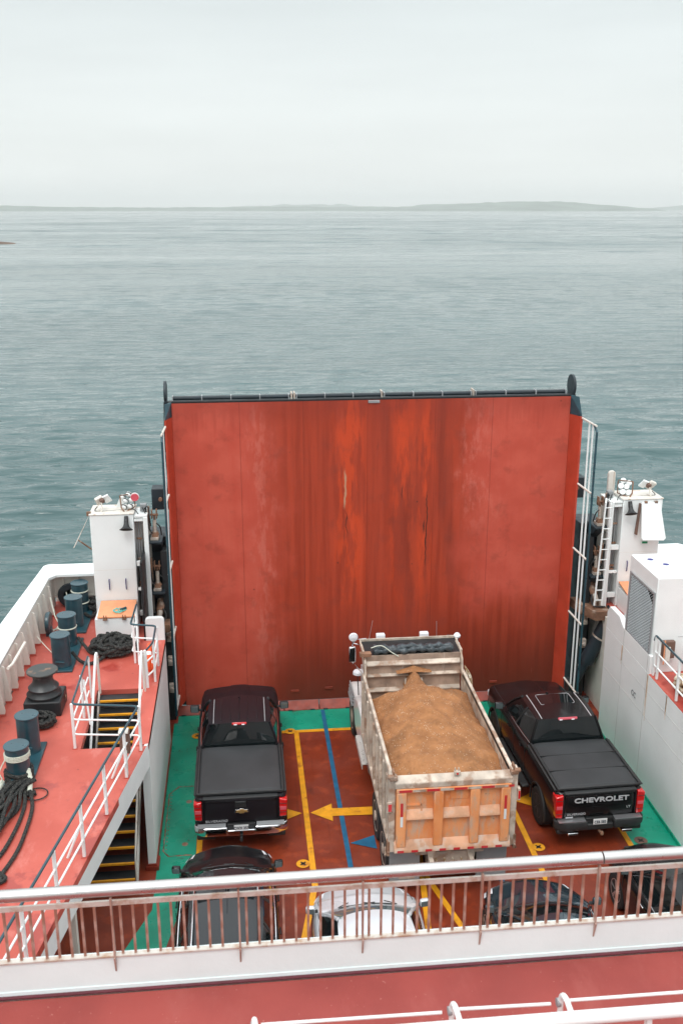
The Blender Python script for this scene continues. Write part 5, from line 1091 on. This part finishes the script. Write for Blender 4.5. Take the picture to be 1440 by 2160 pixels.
    MB().tube([(0, -2.7, .42 + lf), (0, -3.05, .42 + lf)], .03, 8).lathe([(.0, .40), (.035, .42), (.038, .46), (.02, .50), (0, .505)], (0, -3.05, lf), n=14).build('tow_hitch', 'rusty' if P['sunroof'] else 'plastic', T)
    if P['sunroof']:
        for x in (-.60, .62):
            e_ = MB().bx(x - .12, x + .12, -2.95, -2.6, .36 + lf, .43 + lf).build('exhaust_tip', 'chrome', T, bev=.02); MB().bx(x - .10, x + .10, -2.953, -2.95, .375 + lf, .415 + lf).build('exhaust_opening', 'dark', e_)
    else:
        for s in (-1, 1): MB().bx(s * .72, s * 1.0, -2.2, -2.15, .28, .60).build('mud_flap', 'rubber', T, bev=.01)
    for s in ((-1, 1) if P['sunroof'] else ()):
        q = MB().bx(s * .97, s * 1.16, -1.05, 1.15, .42 + lf * .6, .50 + lf * .6); o = q.build('running_board', 'plastic', T, bev=.03)
        for y in (-.7, .05, .8): MB().bx(s * 1.0, s * 1.15, y - .2, y + .2, .501 + lf * .6, .512 + lf * .6).build('step_pad', 'rubber', o, bev=.004)
    return T
pA = pickup('black pickup truck with chrome bumper and gold emblem, left of the dump truck', dict(paint='cp_maroon', wr_=.39, rim='chrome', bump='chrome', plate='CWX 357', sunroof=False, panels=False, lower=False, trim='chrome'))
pA.location = (-.27, 21.56, 0)
pB = pickup('glossy black pickup truck with big silver tailgate lettering, beside the right white wall', dict(paint='cp_black', wr_=.43, rim='plastic', bump='plastic', plate='CE6 583', sunroof=True, panels=True, lower=True, lift=.07, trim='chrome'))
pB.location = (7.36, 20.9, 0); pB.rotation_euler.z = R(1.6)

# ---------------------------------------------------------------- cars seen from the front half
def car(label, P):
    T = thing('parked_car', (0, 0, 0), label, 'car'); pm = P['paint']; L = P['len'] / 2; W = P['w'] / 2; zb = P['belt']; hz_ = P['hood']
    yc = L - P['hl']
    tab = [(-L, W * .80, .45, zb - .15, zb - .12), (-L + .12, W * .93, .36, zb - .04, zb), (-L + .5, W, .28, zb, zb + .02), (-.2, W, .25, zb, zb + .01), (yc - .1, W, .25, zb - .01, hz_ + .05), (yc + .25, W * .995, .25, hz_ - .07, hz_ + .04),
           (L - .62, W * .965, .27, hz_ - .16, hz_ - .01), (L - .30, W * .88, .30, hz_ - .24, hz_ - .08), (L - .12, W * .74, .34, hz_ - .34, hz_ - .17), (L, W * .52, .42, hz_ - .46, hz_ - .34)]
    b = body_loft(tab).build('body', pm, T); wr = P['wr']; cs = []; ya, yb_ = -L + .88, L - .90
    for y in (ya, yb_):
        for s in (-1, 1): cs.append(MB().lathe([(wr + .06, s * (W - .28)), (wr + .06, s * (W + .2))], (0, y, wr), 'x', 34).build('arch_cut', 'dark'))
    cut(b, cs)
    for y in (ya, yb_):
        for s in (-1, 1):
            MB().lathe([(wr + .065, s * (W - .32)), (wr + .065, s * (W - .26)), (.2, s * (W - .32))], (0, y, wr), 'x', 28).build('wheel_well', 'dark', T); wheel(T, s * (W - .115), y, wr, .22, s, P.get('rim', 'alloy'), 5)
    MB().bx(-W * .75, W * .75, -L + .4, L - .5, .18, .45).build('underbody', 'dark', T)
    g = dict(wb=W - .07, wr=P['wroof'], zf=hz_ + .05, zr=zb, zt=P['h'], crown=.05, yc=yc, yf=P['yf'], yr=P['yr'], yb=P['yb'], bulge=.22, rbulge=.12, bp=(.36, .68), cpil=.07, rise=.025, trim='chrome', side=.04, roofmat=P.get('roofmat', pm))
    wsf, rwf, rf, roof = greenhouse(T, g, pm, P.get('gf', 'glass'))
    q = MB().grid(lambda u, v: tuple(Vector(wsf(u, -.06 - .05 * v)) + Vector((0, .055 + .07 * v, -.002 + .01 * v))), 20, 3); q.build('cowl', 'plastic', T, smooth=60)
    for s in (-1, 1):
        a = wsf(.5 + s * .02, .0); c = wsf(.5 + s * .36 , .10); c2 = wsf(.5 - s * .05 + .02, .16)
        MB().tube([(a[0] + s * .3, a[1] + .02, a[2] + .02), (c[0] - s * .08, c[1] + .01, c[2] + .03), (c2[0] - s * .02, c2[1] + .01, c2[2] + .02)], .009, 5).build('wiper', 'plastic', T)
        # hood crease, gap, headlight
        ys_ = [yc + .08 + i * (L - .35 - yc) / 10 for i in range(11)]
        MB().tube([(s * (interp(tab, y)[0] - .11), y, interp(tab, y)[2] + .012) for y in ys_], .005, 5).build('hood_gap', 'dark', T)
        r1 = interp(tab, L - .42); r2_ = interp(tab, L - .12)
        MB().grid(lambda u, v: (s * lerp(interp(tab, lerp(L - .52, L - .12, v))[0] - .28 * u - .0, interp(tab, lerp(L - .52, L - .12, v))[0] - .28 * u, v) + s * .008, lerp(L - .52, L - .12, v), lerp(interp(tab, lerp(L - .52, L - .12, v))[2] - .09, interp(tab, lerp(L - .52, L - .12, v))[2] + .012, min(1, u * 2.2)) + .012), 8, 8).build('headlight', 'lens_white' if P.get('lamp', 1) else 'glass_sky_tone', T, smooth=60)
        for yy in (.28, -.62): MB().ob((s * (W + .02), yy, zb - .12), (.03, .18, .03), (0, 0, 0)).build('door_handle', P.get('hnd', pm), T, bev=.01)
        for yy in (yc - .12, -.02, -1.0): MB().bx(s * (W + .002), s * (W + .015), yy - .004, yy + .004, .4, zb - .06).build('door_gap', 'dark', T)
        MB().bx(s * W * .86, s * W * .55, -L + .02, -L + .2, zb - .32, zb - .12).build('tail_light', 'lens_red', T, bev=.03)
    MB().bx(-W * .42, W * .42, L - .16, L + .01, hz_ - .46, hz_ - .30).build('grille', 'plastic', T, bev=.02)
    mirror_pair(T, W - .02, yc - .22, zb + .10, pm, .85)
    rails = P.get('rails')
    if rails:
        for s in (-1, 1):
            k = [(s * (P['wroof'] - .03), y, P['h'] + .012 + .02 * math.sin((y - P['yr']) / (P['yf'] - P['yr']) * math.pi)) for y in [P['yr'] + .1 + i * (P['yf'] - P['yr'] - .3) / 12 for i in range(13)]]
            MB().tube([(k[0][0], k[0][1] - .05, k[0][2] - .05)] + k + [(k[-1][0], k[-1][1] + .08, k[-1][2] - .05)], .018, 8).build('roof_rail', 'chrome', T)
    if P.get('ant'):
        MB().grid(lambda u, v: (lerp(-.55, .55, u), P['yf'] - .80, P['h'] + .050 + .003 * v - .05 * lerp(-.6, .6, u) ** 2), 12, 1)
        a_ = MB().ob((.02, P['yf'] - .55, P['h'] + .06), (.07, .20, .05), (0, 0, 0)).build('roof_antenna', 'plastic', T, bev=.02); MB().tube([(.02, P['yf'] - .62, P['h'] + .08), (.02, P['yf'] - 1.05, P['h'] + .22)], .006, 6).build('whip', 'plastic', a_)
        MB().bx(-.50, .50, P['yf'] - .86, P['yf'] - .852, P['h'] + .0, P['h'] + .046).build('roof_seam', 'dark', T)
    return T
c1 = car('black suv with grey roof and chrome roof rails, behind the left pickup', dict(paint='cp_black', roofmat='cp_sky_sheen', len=4.65, w=1.86, belt=1.08, hood=1.0, h=1.66, hl=1.08, wroof=.60, yf=.28, yr=-1.75, yb=-2.05, wr=.36, rails=True, ant=True))
c1.location = (-.53, 15.60, 0)
c2 = car('silver car with a pale hood behind the dump truck, seen through the front railing', dict(paint='cp_silver', len=4.6, w=1.98, belt=1.12, hood=1.06, h=1.70, hl=1.0, wroof=.62, yf=.35, yr=-1.8, yb=-2.1, wr=.35, gf='glass_sky_tone'))
c2.location = (2.02, 14.08, 0)
c3 = car('dark blue grey car with a glossy rounded hood, right of the silver car', dict(paint='cp_blue', len=4.5, w=1.92, belt=.98, hood=.92, h=1.46, hl=1.1, wroof=.56, yf=.2, yr=-1.0, yb=-1.75, wr=.33))
c3.location = (5.28, 14.12, 0)
c4 = car('black car at the far right edge with silver spoked wheels beside the white wall', dict(paint='cp_black', len=4.7, w=1.88, belt=1.05, hood=1.0, h=1.58, hl=1.1, wroof=.60, yf=.25, yr=-1.6, yb=-2.0, wr=.36, hnd='chrome'))
c4.location = (8.12, 14.78, 0); c4.rotation_euler.z = R(2)

# ---------------------------------------------------------------- dump truck
DT = thing('dump_truck', (0, 0, 0), 'dump truck with worn cream bed and orange tailgate, loaded with brown sand', 'dump truck')
def dpart(mb, nm, mt, par=None, bev=.0): return mb.build(nm, mt, par or DT, bev=bev)
yb0, yb1 = -3.78, .72; zb0, zb1 = 1.30, 2.86; hw = 1.16
# chassis
dpart(MB().bx(-.45, -.36, -4.0, 3.6, .75, 1.05).bx(.36, .45, -4.0, 3.6, .75, 1.05).bx(-.45, .45, -3.75, -3.65, .8, 1.1), 'frame', 'bed_white', bev=.01)
for y in (-1.54, -2.72):
    dpart(MB().tube([(-1.0, y, .52), (1.0, y, .52)], .09, 12).lathe([(.0, -.25), (.22, -.15), (.22, .15), (0, .25)], (0, y, .52), 'y', 16), 'axle', 'brown_box')
    for s in (-1, 1):
        for k, xo in enumerate((1.07, .76)):
            w_ = wheel(DT, s * xo, y, .53, .27, s, 'bed_white', 0)
            if k == 0: MB().lathe([(.30, s * (xo + .06)), (.24, s * (xo + .02)), (.14, s * (xo + .03)), (.11, s * (xo + .14)), (0, s * (xo + .15))], (0, y, .53), 'x', 22).build('hub', 'bed_white', w_)
for s in (-1, 1):
    w_ = wheel(DT, s * 1.08, 3.04, .53, .28, s, 'bed_white', 0); MB().lathe([(.30, s * 1.14), (.26, s * 1.20), (.12, s * 1.22), (0, s * 1.24)], (0, 3.04, .53), 'x', 22).build('hub', 'bed_white', w_)
dpart(MB().tube([(-1.0, 3.04, .50), (1.0, 3.04, .50)], .08, 10), 'axle', 'brown_box')
# bed
def slab(pts, th=.0): pass
for s in (-1, 1):
    top = [(yb0, zb1), (yb1 + .1, zb1 - .04)]
    side = dpart(MB().prism([(yb0, zb0), (yb1, zb0), (yb1 + .08, zb1 - .04), (yb0, zb1)], 'x', s * hw, s * (hw + .04)), 'bed_side', 'bed_white', bev=.004)
    dpart(MB().prism([(yb0, zb1 - .10), (yb1 + .08, zb1 - .12), (yb1 + .08, zb1 - .0), (yb0, zb1 + .04)], 'x', s * (hw + .0), s * (hw + .07)), 'top_rail', 'bed_white', side, bev=.02)
    dpart(MB().prism([(yb0, zb0 - .02), (yb1, zb0 - .02), (yb1, zb0 + .12), (yb0, zb0 + .12)], 'x', s * (hw + .0), s * (hw + .10)), 'lower_rail', 'bed_white', side, bev=.02)
    for i in range(9):
        y = yb0 + .35 + i * .5; dpart(MB().bx(s * (hw + .04), s * (hw + .10), y - .05, y + .05, zb0 + .12, zb1 - .11), 'side_rib', 'bed_white', side, bev=.01)
    # corner post, hinges, tail lights
    dpart(MB().bx(s * (hw - .02), s * (hw + .11), yb0 - .1, yb0 + .06, zb0 - .05, zb1 + .12), 'corner_post', 'bed_white', bev=.015)
    dpart(MB().bx(s * (hw - .05), s * (hw + .1), yb0 - .16, yb0 + .0, zb1 + .02, zb1 + .10).lathe([(.045, s * (hw + .02)), (.045, s * (hw + .14))], (0, yb0 - .12, zb1 + .1), 'x', 12).bx(s * (hw + .0), s * (hw + .04), yb0 - .12, yb0 + .04, zb1 + .08, zb1 + .2), 'tailgate_hinge', 'rusty', bev=.01)
    tl = dpart(MB().bx(s * (hw + .11), s * (hw + .17), yb0 - .14, yb0 - .02, 2.28, 2.56) if s > 0 else MB().bx(s * (hw + .03), s * (hw + .15), yb0 - .13, yb0 - .10, 2.16, 2.40), 'light_box', 'bed_white', bev=.02)
    dpart(MB().bx(s * (hw + .12), s * (hw + .16), yb0 - .147, yb0 - .141, 2.33, 2.51) if s > 0 else MB().bx(s * (hw + .055), s * (hw + .125), yb0 - .138, yb0 - .131, 2.2, 2.36), 'lens', 'lens_red', tl, bev=.003)
    dpart(MB().tube([(s * (hw + .14), yb0 + .1, 1.25), (s * (hw + .16), yb0 - .05, 1.15), (s * (hw + .1), yb0 - .14, 1.3)], .02, 6).bx(s * (hw + .08), s * (hw + .13), yb0 - .12, yb0 + .02, 1.18, 1.5), 'latch_hook', 'rusty', bev=.006)
dpart(MB().bx(-hw, hw, yb0, yb1, zb0 - .05, zb0), 'bed_floor', 'bed_in')
# headboard with horizontal ribs
hbd = dpart(MB().prism([(yb1 - .02, zb0), (yb1 + .03, zb0), (yb1 + .20, 3.25), (yb1 + .15, 3.25)], 'x', -hw + .02, hw - .02), 'headboard', 'bed_in')
for z, hh in ((2.05, .10), (2.40, .10), (2.78, .05), (3.05, .12)):
    y = yb1 - .02 + (z - zb0) / 1.95 * .17
    dpart(MB().prism([(y + .02, z - hh * .6), (y - .09, z - .02), (y - .09, z + .01), (y + .02, z + hh * .7)], 'x', -hw + .03, hw - .03), 'headboard_rib', 'bed_white', hbd, bev=.008)
for s in (-1, 1): dpart(MB().prism([(yb1 - .10, zb1 - .1), (yb1 + .14, zb1 - .1), (yb1 + .75, 3.30), (yb1 + .2, 3.32), (yb1 - .02, 3.15)], 'x', s * (hw - .02), s * (hw + .02)), 'headboard_wing', 'bed_white', hbd, bev=.006)
dpart(MB().prism([(yb1 - .24, 1.5), (yb1 + .0, 1.5), (yb1 + .03, 2.72), (yb1 - .20, 2.55)], 'x', -.22, .22), 'hoist_housing', 'bed_white', hbd, bev=.02)
cn = dpart(MB().ad([(-hw, yb1 + .16, 3.24), (hw, yb1 + .16, 3.24), (hw, yb1 + .92, 3.30), (-hw, yb1 + .92, 3.30), (-hw, yb1 + .16, 3.21), (hw, yb1 + .16, 3.21), (hw, yb1 + .92, 3.27), (-hw, yb1 + .92, 3.27)],
               [(0, 1, 2, 3), (7, 6, 5, 4), (0, 4, 5, 1), (1, 5, 6, 2), (2, 6, 7, 3), (3, 7, 4, 0)]), 'cab_canopy', 'black')
dpart(MB().bx(-hw - .02, hw + .02, yb1 + .90, yb1 + .93, 3.28, 3.36), 'canopy_lip', 'bed_white', cn, bev=.01)
for s in (-1, 1): dpart(MB().bx(s * hw, s * (hw + .03), yb1 + .14, yb1 + .92, 3.22, 3.33), 'canopy_side', 'bed_white', cn)
q = MB()
for k in range(3): q.tube(smoothpath([(x, yb1 + .30 + .02 * math.sin(x * 5 + k) + .05 * (k - 1), 3.33 + .05 * (k == 1) + .02 * math.sin(x * 9 + k * 2)) for x in [-.92 + i * .19 for i in range(11)]]), [.075 + .022 * math.sin(i * .9 + k) for i in range(61)][:61], 10)
dpart(q, 'tarp_roll', 'tarp'); dpart(MB().tube(smoothpath([(-1.0, yb1 + .2, 3.44), (-.75, yb1 + .22, 3.48), (-.5, yb1 + .15, 3.32), (-.35, yb1 + .10, 3.24)]), .012, 6), 'tarp_cord', 'rope_pale')
dpart(MB().bx(-hw - .12, -hw + .15, yb1 + .05, yb1 + .2, 3.28, 3.36).tube([(-1.2, yb1 + .1, 3.32), (-1.12, yb1 - .0, 3.0), (-1.14, yb1 - .1, 2.8)], .018, 6), 'tarp_crank', 'rusty')
q = MB(); rg = random.Random(5)
for k in range(7): q.tube(smoothpath([(hw + .08, yb1 + .05, 2.95), (hw + .13 + rg.uniform(0, .1), yb1 - .0 + rg.uniform(-.05, .05), 2.7), (hw + .12 + rg.uniform(0, .14), yb1 - .1, 2.45 - rg.uniform(0, .15))]), .014, 5)
dpart(q, 'hanging_strap', 'rope_tan')
# tailgate
ty = yb0 - .06
tg = dpart(MB().bx(-hw + .03, hw - .03, ty - .02, ty + .03, zb0 + .02, zb1 - .02), 'tailgate', 'bed_orange')
dpart(MB().prism([(ty + .05, zb1 - .10), (ty - .10, zb1 - .16), (ty - .10, zb1 - .04), (ty + .04, zb1 + .07)], 'x', -hw + .0, hw - .0), 'top_beam', 'bed_white', tg, bev=.015)
dpart(MB().bx(-hw + .03, hw - .03, ty - .12, ty - .02, zb1 - .24, zb1 - .16), 'upper_rail', 'bed_orange', tg, bev=.01)
for x in (-1.03, -.30, .42, 1.03): dpart(MB().bx(x - .095, x + .095, ty - .12, ty - .022, zb0 + .10, zb1 - .241), 'upright_rib', 'bed_orange', tg, bev=.02)
for a, b in ((-.934, -.396), (-.204, .324), (.516, .934)): dpart(MB().prism([(ty - .022, zb0 + .66), (ty - .10, zb0 + .70), (ty - .10, zb0 + .76), (ty - .022, zb0 + .90)], 'x', a, b), 'cross_rib', paint('worn_rib_top', (.74, .40, .24), .6, .2, (.60, .45, .36), .7, 4, streak=False), tg, bev=.005)
dpart(MB().prism([(ty - .022, zb0 + .22), (ty - .13, zb0 + .06), (ty - .13, zb0 - .02), (ty + .03, zb0 - .02)], 'x', -hw + .0, hw - .0), 'bottom_sill', paint('worn_sill', (.66, .36, .22), .6, .3, (.60, .50, .42), .9, 3, streak=False), tg, bev=.01)
for i, x in enumerate([-1.08 + .27 * k for k in range(9)]): dpart(MB().bx(x, x + .25 if i < 8 else x + .1, ty - .124, ty - .1205, zb1 - .225, zb1 - .175), 'reflective_tape', 'refl_red' if i % 2 == 0 else 'bed_white', tg)
for i in range(8): dpart(MB().bx(-1.1 + .28 * i, -.97 + .28 * i, ty - .1345, ty - .1305, zb0 - .01, zb0 + .04), 'reflective_tape', 'refl_red', tg)
for s, z in ((-1, 2.15), (1, 2.2)): dpart(MB().bx(s * 1.00, s * 1.05, ty - .125, ty - .1205, z - .05, z + .25), 'reflective_tape', 'refl_red', tg); dpart(MB().bx(s * 1.00, s * 1.05, ty - .125, ty - .1205, z - .28, z - .052), 'reflective_tape', 'plate', tg)
dpart(MB().bx(.0, .12, ty - .06, ty + .02, zb1 + .05, zb1 + .13).bx(.01, .03, ty - .04, ty, zb1 + .13, zb1 + .2).bx(.08, .10, ty - .04, ty, zb1 + .13, zb1 + .2), 'top_lug', 'bed_white', tg, bev=.006)
dpart(MB().lathe([(.022, ty - .066), (.022, ty - .06)], (.06, 0, zb1 + .09), 'y', 10), 'lug_pin', 'lens_red', tg)
dpart(MB().bx(-.93, -.62, ty - .045, ty - .022, zb0 + .98, zb0 + 1.01).bx(-.64, -.61, ty - .045, ty - .022, zb0 + .80, zb0 + 1.01), 'plate_bracket', 'bed_orange', tg)
dpart(MB().bx(-.06, .3, ty - .035, ty - .022, zb0 + 1.08, zb0 + 1.26), 'step_plate', 'bed_orange', tg, bev=.006)
# rear underside
for s in (-1, 1): dpart(MB().bx(s * .58, s * 1.2, -3.62, -3.59, .28, 1.12), 'mud_flap', 'grey', bev=.006)
dpart(MB().bx(-1.0, -.68, -3.626, -3.622, .42, .60).bx(-.96, -.72, -3.628, -3.624, .45, .47), 'flap_patch', 'bed_white')
dpart(MB().bx(-.7, .7, -3.72, -3.55, 1.02, 1.2), 'rear_crossmember', 'bed_white', bev=.02)
for x in (-.38, .42): dpart(MB().prism([(x - .09, 1.18), (x + .09, 1.18), (x + .07, .92), (x - .05, .92)], 'y', -3.80, -3.70), 'hinge_lug', 'bed_white', bev=.01)
q = MB()
for k in range(5): x = -.3 + k * .17; q.tube(smoothpath([(x, -3.7, 1.0), (x + .05, -3.85, .8), (x - .05, -3.8, .62), (x - .1, -3.7, .75), (x - .08, -3.65, .95)]), .018, 6)
dpart(q, 'air_hose', 'rope_tan'); dpart(MB().tube([(-.45, -3.4, .82), (.3, -3.4, .82)], .15, 14), 'air_tank', 'black')
# cab, hood, fenders
cab = body_loft([(1.70, .95, .95, 2.55, 2.62), (1.78, 1.0, .9, 2.62, 2.72), (2.35, 1.0, .9, 2.60, 2.72), (2.55, .98, .9, 2.30, 2.42)]).build('cab', 'cp_white', DT)
MB().grid(lambda u, v: (lerp(-.88, .88, u), lerp(2.78, 2.57, v) - .08 * (2 * u - 1) ** 2, lerp(1.85, 2.42, v)), 10, 6).build('windshield', 'glass', DT)
for s in (-1, 1): MB().bx(s * 1.0, s * 1.016, 1.9, 2.45, 1.8, 2.35).build('side_window', 'glass', DT, bev=.02)
hood = body_loft([(2.45, .80, 1.0, 1.78, 1.86), (3.2, .72, 1.0, 1.66, 1.76), (3.7, .66, 1.0, 1.52, 1.62), (3.82, .55, 1.05, 1.4, 1.45)]).build('hood', 'cp_white', DT)
MB().bx(-.5, .5, 3.80, 3.86, .95, 1.42).build('grille', 'chrome', DT, bev=.02); MB().bx(-1.15, 1.15, 3.86, 4.0, .5, .82).build('front_bumper', 'chrome', DT, bev=.04)
for s in (-1, 1):
    # fender sweeping over the front wheel back to the cab side
    prof = [(3.70, .95), (3.62, 1.20), (3.35, 1.36), (3.0, 1.38), (2.6, 1.30), (2.30, 1.45), (1.9, 1.6), (1.6, 1.62), (1.0, 1.6), (.92, .72), (1.5, .62), (2.30, .66), (2.45, .85), (2.60, 1.05), (3.0, 1.15), (3.4, 1.05), (3.55, .85)]
    MB().prism(prof, 'x', s * .85, s * 1.22).build('fender', 'cp_white', DT, bev=.05)
    MB().bx(s * 1.18, s * 1.26, 1.3, 2.4, 1.2, 1.5).build('battery_cover', 'cp_white', DT, bev=.03) if False else None
    MB().prism([(1.0, 1.6), (2.3, 1.7), (2.45, 2.3), (1.75, 2.55), (1.1, 2.4)], 'x', s * .98, s * 1.06).build('sleeper_panel', 'cp_white', DT, bev=.03)
    q = MB()
    for k in range(4): q.bx(s * 1.22, s * (1.25 + .012 * k), 2.55 + .0 * k, 3.3, 1.36 - .10 * k, 1.43 - .10 * k)
    q.build('fender_flare', 'grey', DT, bev=.01)
    # mirrors
    q = MB(); q.tube([(s * 1.0, 1.9, 3.05), (s * 1.32, 1.95, 3.12)], .014, 6); q.tube([(s * 1.0, 1.9, 2.2), (s * 1.32, 1.95, 2.6)], .012, 6); q.tube([(s * 1.32, 1.95, 3.16), (s * 1.32, 1.95, 2.55)], .015, 6); q.tube([(s * 1.0, 1.8, 3.3), (s * 1.32, 1.95, 3.2)], .010, 6)
    mo = q.build('mirror_bracket', 'chrome', DT)
    if s < 0:
        MB().bx(-1.42, -1.25, 1.86, 1.93, 2.62, 3.05).build('mirror', 'chrome', mo, bev=.03); MB().bx(-1.40, -1.27, 1.852, 1.859, 2.66, 3.01).build('mirror_glass', 'glass', mo, bev=.01)
        MB().lathe([(0, 1.84), (.10, 1.86), (.115, 1.90), (.06, 1.96), (0, 1.98)], (-1.31, 0, 3.30), 'y', 22).build('round_mirror', 'lens_white', mo)
        MB().lathe([(.05, 3.165), (.05, 3.2)], (-1.31, 1.92, 0), n=10).build('mirror_stem', 'chrome', mo)
        MB().lathe([(.14, 2.6), (.13, 2.66), (.09, 2.70), (0, 2.72)], (-1.10, 2.62, -.65), n=20).build('hood_mirror', 'lens_white', mo)
        MB().tube([(-1.12, 2.6, 1.98), (-1.1, 2.5, 1.4)], .014, 6).build('hood_mirror_stem', 'plastic', mo)
    else:
        MB().ob((1.30, 1.9, 2.9), (.13, .07, .30), (0, 0, R(-25))).build('mirror', 'chrome', mo, bev=.03)
    # tank step
    tk = MB().tube([(s * .88, -.05, .78), (s * .88, 1.15, .78)], .30, 20).build('fuel_tank', 'alloy', DT)
    st_ = MB().bx(s * 1.13, s * 1.32, -.05, 1.30, .90, .93).bx(s * 1.30, s * 1.32, -.05, 1.30, .78, .9).build('step', 'alloy', DT, bev=.006)
    st_.data.materials[0] = M['step_mesh']
    # roof lights
    MB().bx(s * .42 + .35 - .12 if s > 0 else -.80, s * .42 + .35 + .12 if s > 0 else -.56, 2.1, 2.3, 3.42, 3.66).build('beacon', 'lens_white', DT, bev=.02) if False else None
for x in (-.66, .42):
    MB().bx(x - .11, x + .11, yb1 + .96, yb1 + 1.10, 3.26, 3.43).build('work_light', 'lens_white', DT, bev=.02)
MB().lathe([(0, 3.30), (.08, 3.32), (.09, 3.36), (.05, 3.42), (0, 3.44)], (1.22, yb1 + .9, 0), n=16).build('beacon', 'lens_white', DT)
for x, h in ((-.95, .42), (.72, .34)): MB().tube([(x, yb1 + .95, 3.33), (x + (.09 if x < 0 else .0), yb1 + 1.0, 3.38 + h)], .006, 5).build('whip_antenna', 'alloy', DT)
DT.location = (3.88, 20.52, 0)
# sand load
def sand(u, v):
    x = lerp(-1.155, 1.155, u); y = lerp(yb0 + .02, yb1 - .02, v); s = abs(x) / 1.155
    pk = 3.06 - .040 * abs(y + .35) ** 1.7 if y < -.35 else 3.06 - .72 * (y + .35) ** 1.25
    edge = 2.56 + .06 * math.sin(y * 2.2 + .4) - .03 * max(0, y + 2) ** 1.3 if y < .1 else 2.44 - .7 * (y - .1)
    z = lerp(pk, min(pk, edge), s ** 1.7)
    z += .075 * mnoise.fractal((x * 1.5, y * 1.5, 4), 1., 2., 6) + .03 * max(0, mnoise.noise((x * 3.1, y * 3.1, 8))) ** .7 + .018 * mnoise.noise((x * 9, y * 9, 1)) + .022 * max(0, mnoise.noise((x * 20, y * 20, 1)) - .15)
    r = max(0, 1 - abs(x + .02) / .34) * max(0, 1 - abs(y - .52) / .55); z += .55 * r
    if y < yb0 + .25: z -= (yb0 + .25 - y) * .5
    return (x + 3.88, y + 20.52, z)
sl_ = MB().grid(sand, 120, 220); sl_.bx(3.88 - 1.14, 3.88 + 1.14, 20.52 + yb0 + .05, 20.52 + yb1 - .03, 1.31, 2.0)
tag(sl_.build('sand_load', 'sand', origin=(3.88, 18.9, 1.3), smooth=80, fix=False), 'mound of damp brown sand with pale pebbles filling the dump truck bed', 'sand')
hp = MB().grid(lambda u, v: (3.88 + lerp(-.24, .24, u), 20.52 + lerp(.42, .80, v), 2.58 + .40 * (1 - (2 * abs(u - .5)) ** 1.6) * math.sin(min(1, .25 + v) * math.pi * .6) - .05 + .02 * mnoise.noise((u * 8, v * 8, 0))), 20, 16)
tag(hp.build('sand_heap', 'sand', origin=(3.88, 21.1, 2.6), fix=False, smooth=80), 'small heap of sand on the hoist housing against the headboard', 'sand')
hp = MB().grid(lambda u, v: (3.88 + lerp(-.42, .42, u), 20.52 + yb1 - .10 + .17 * v, 2.885 + .13 * max(0, 1 - 2 * abs(u - .5)) ** 1.3 * math.sin(.3 + v * 1.3)), 20, 6)
tag(hp.build('sand_heap', 'sand', origin=(3.88, 21.2, 2.9), fix=False, smooth=80), 'thin spill of sand on the upper rib of the headboard', 'sand')
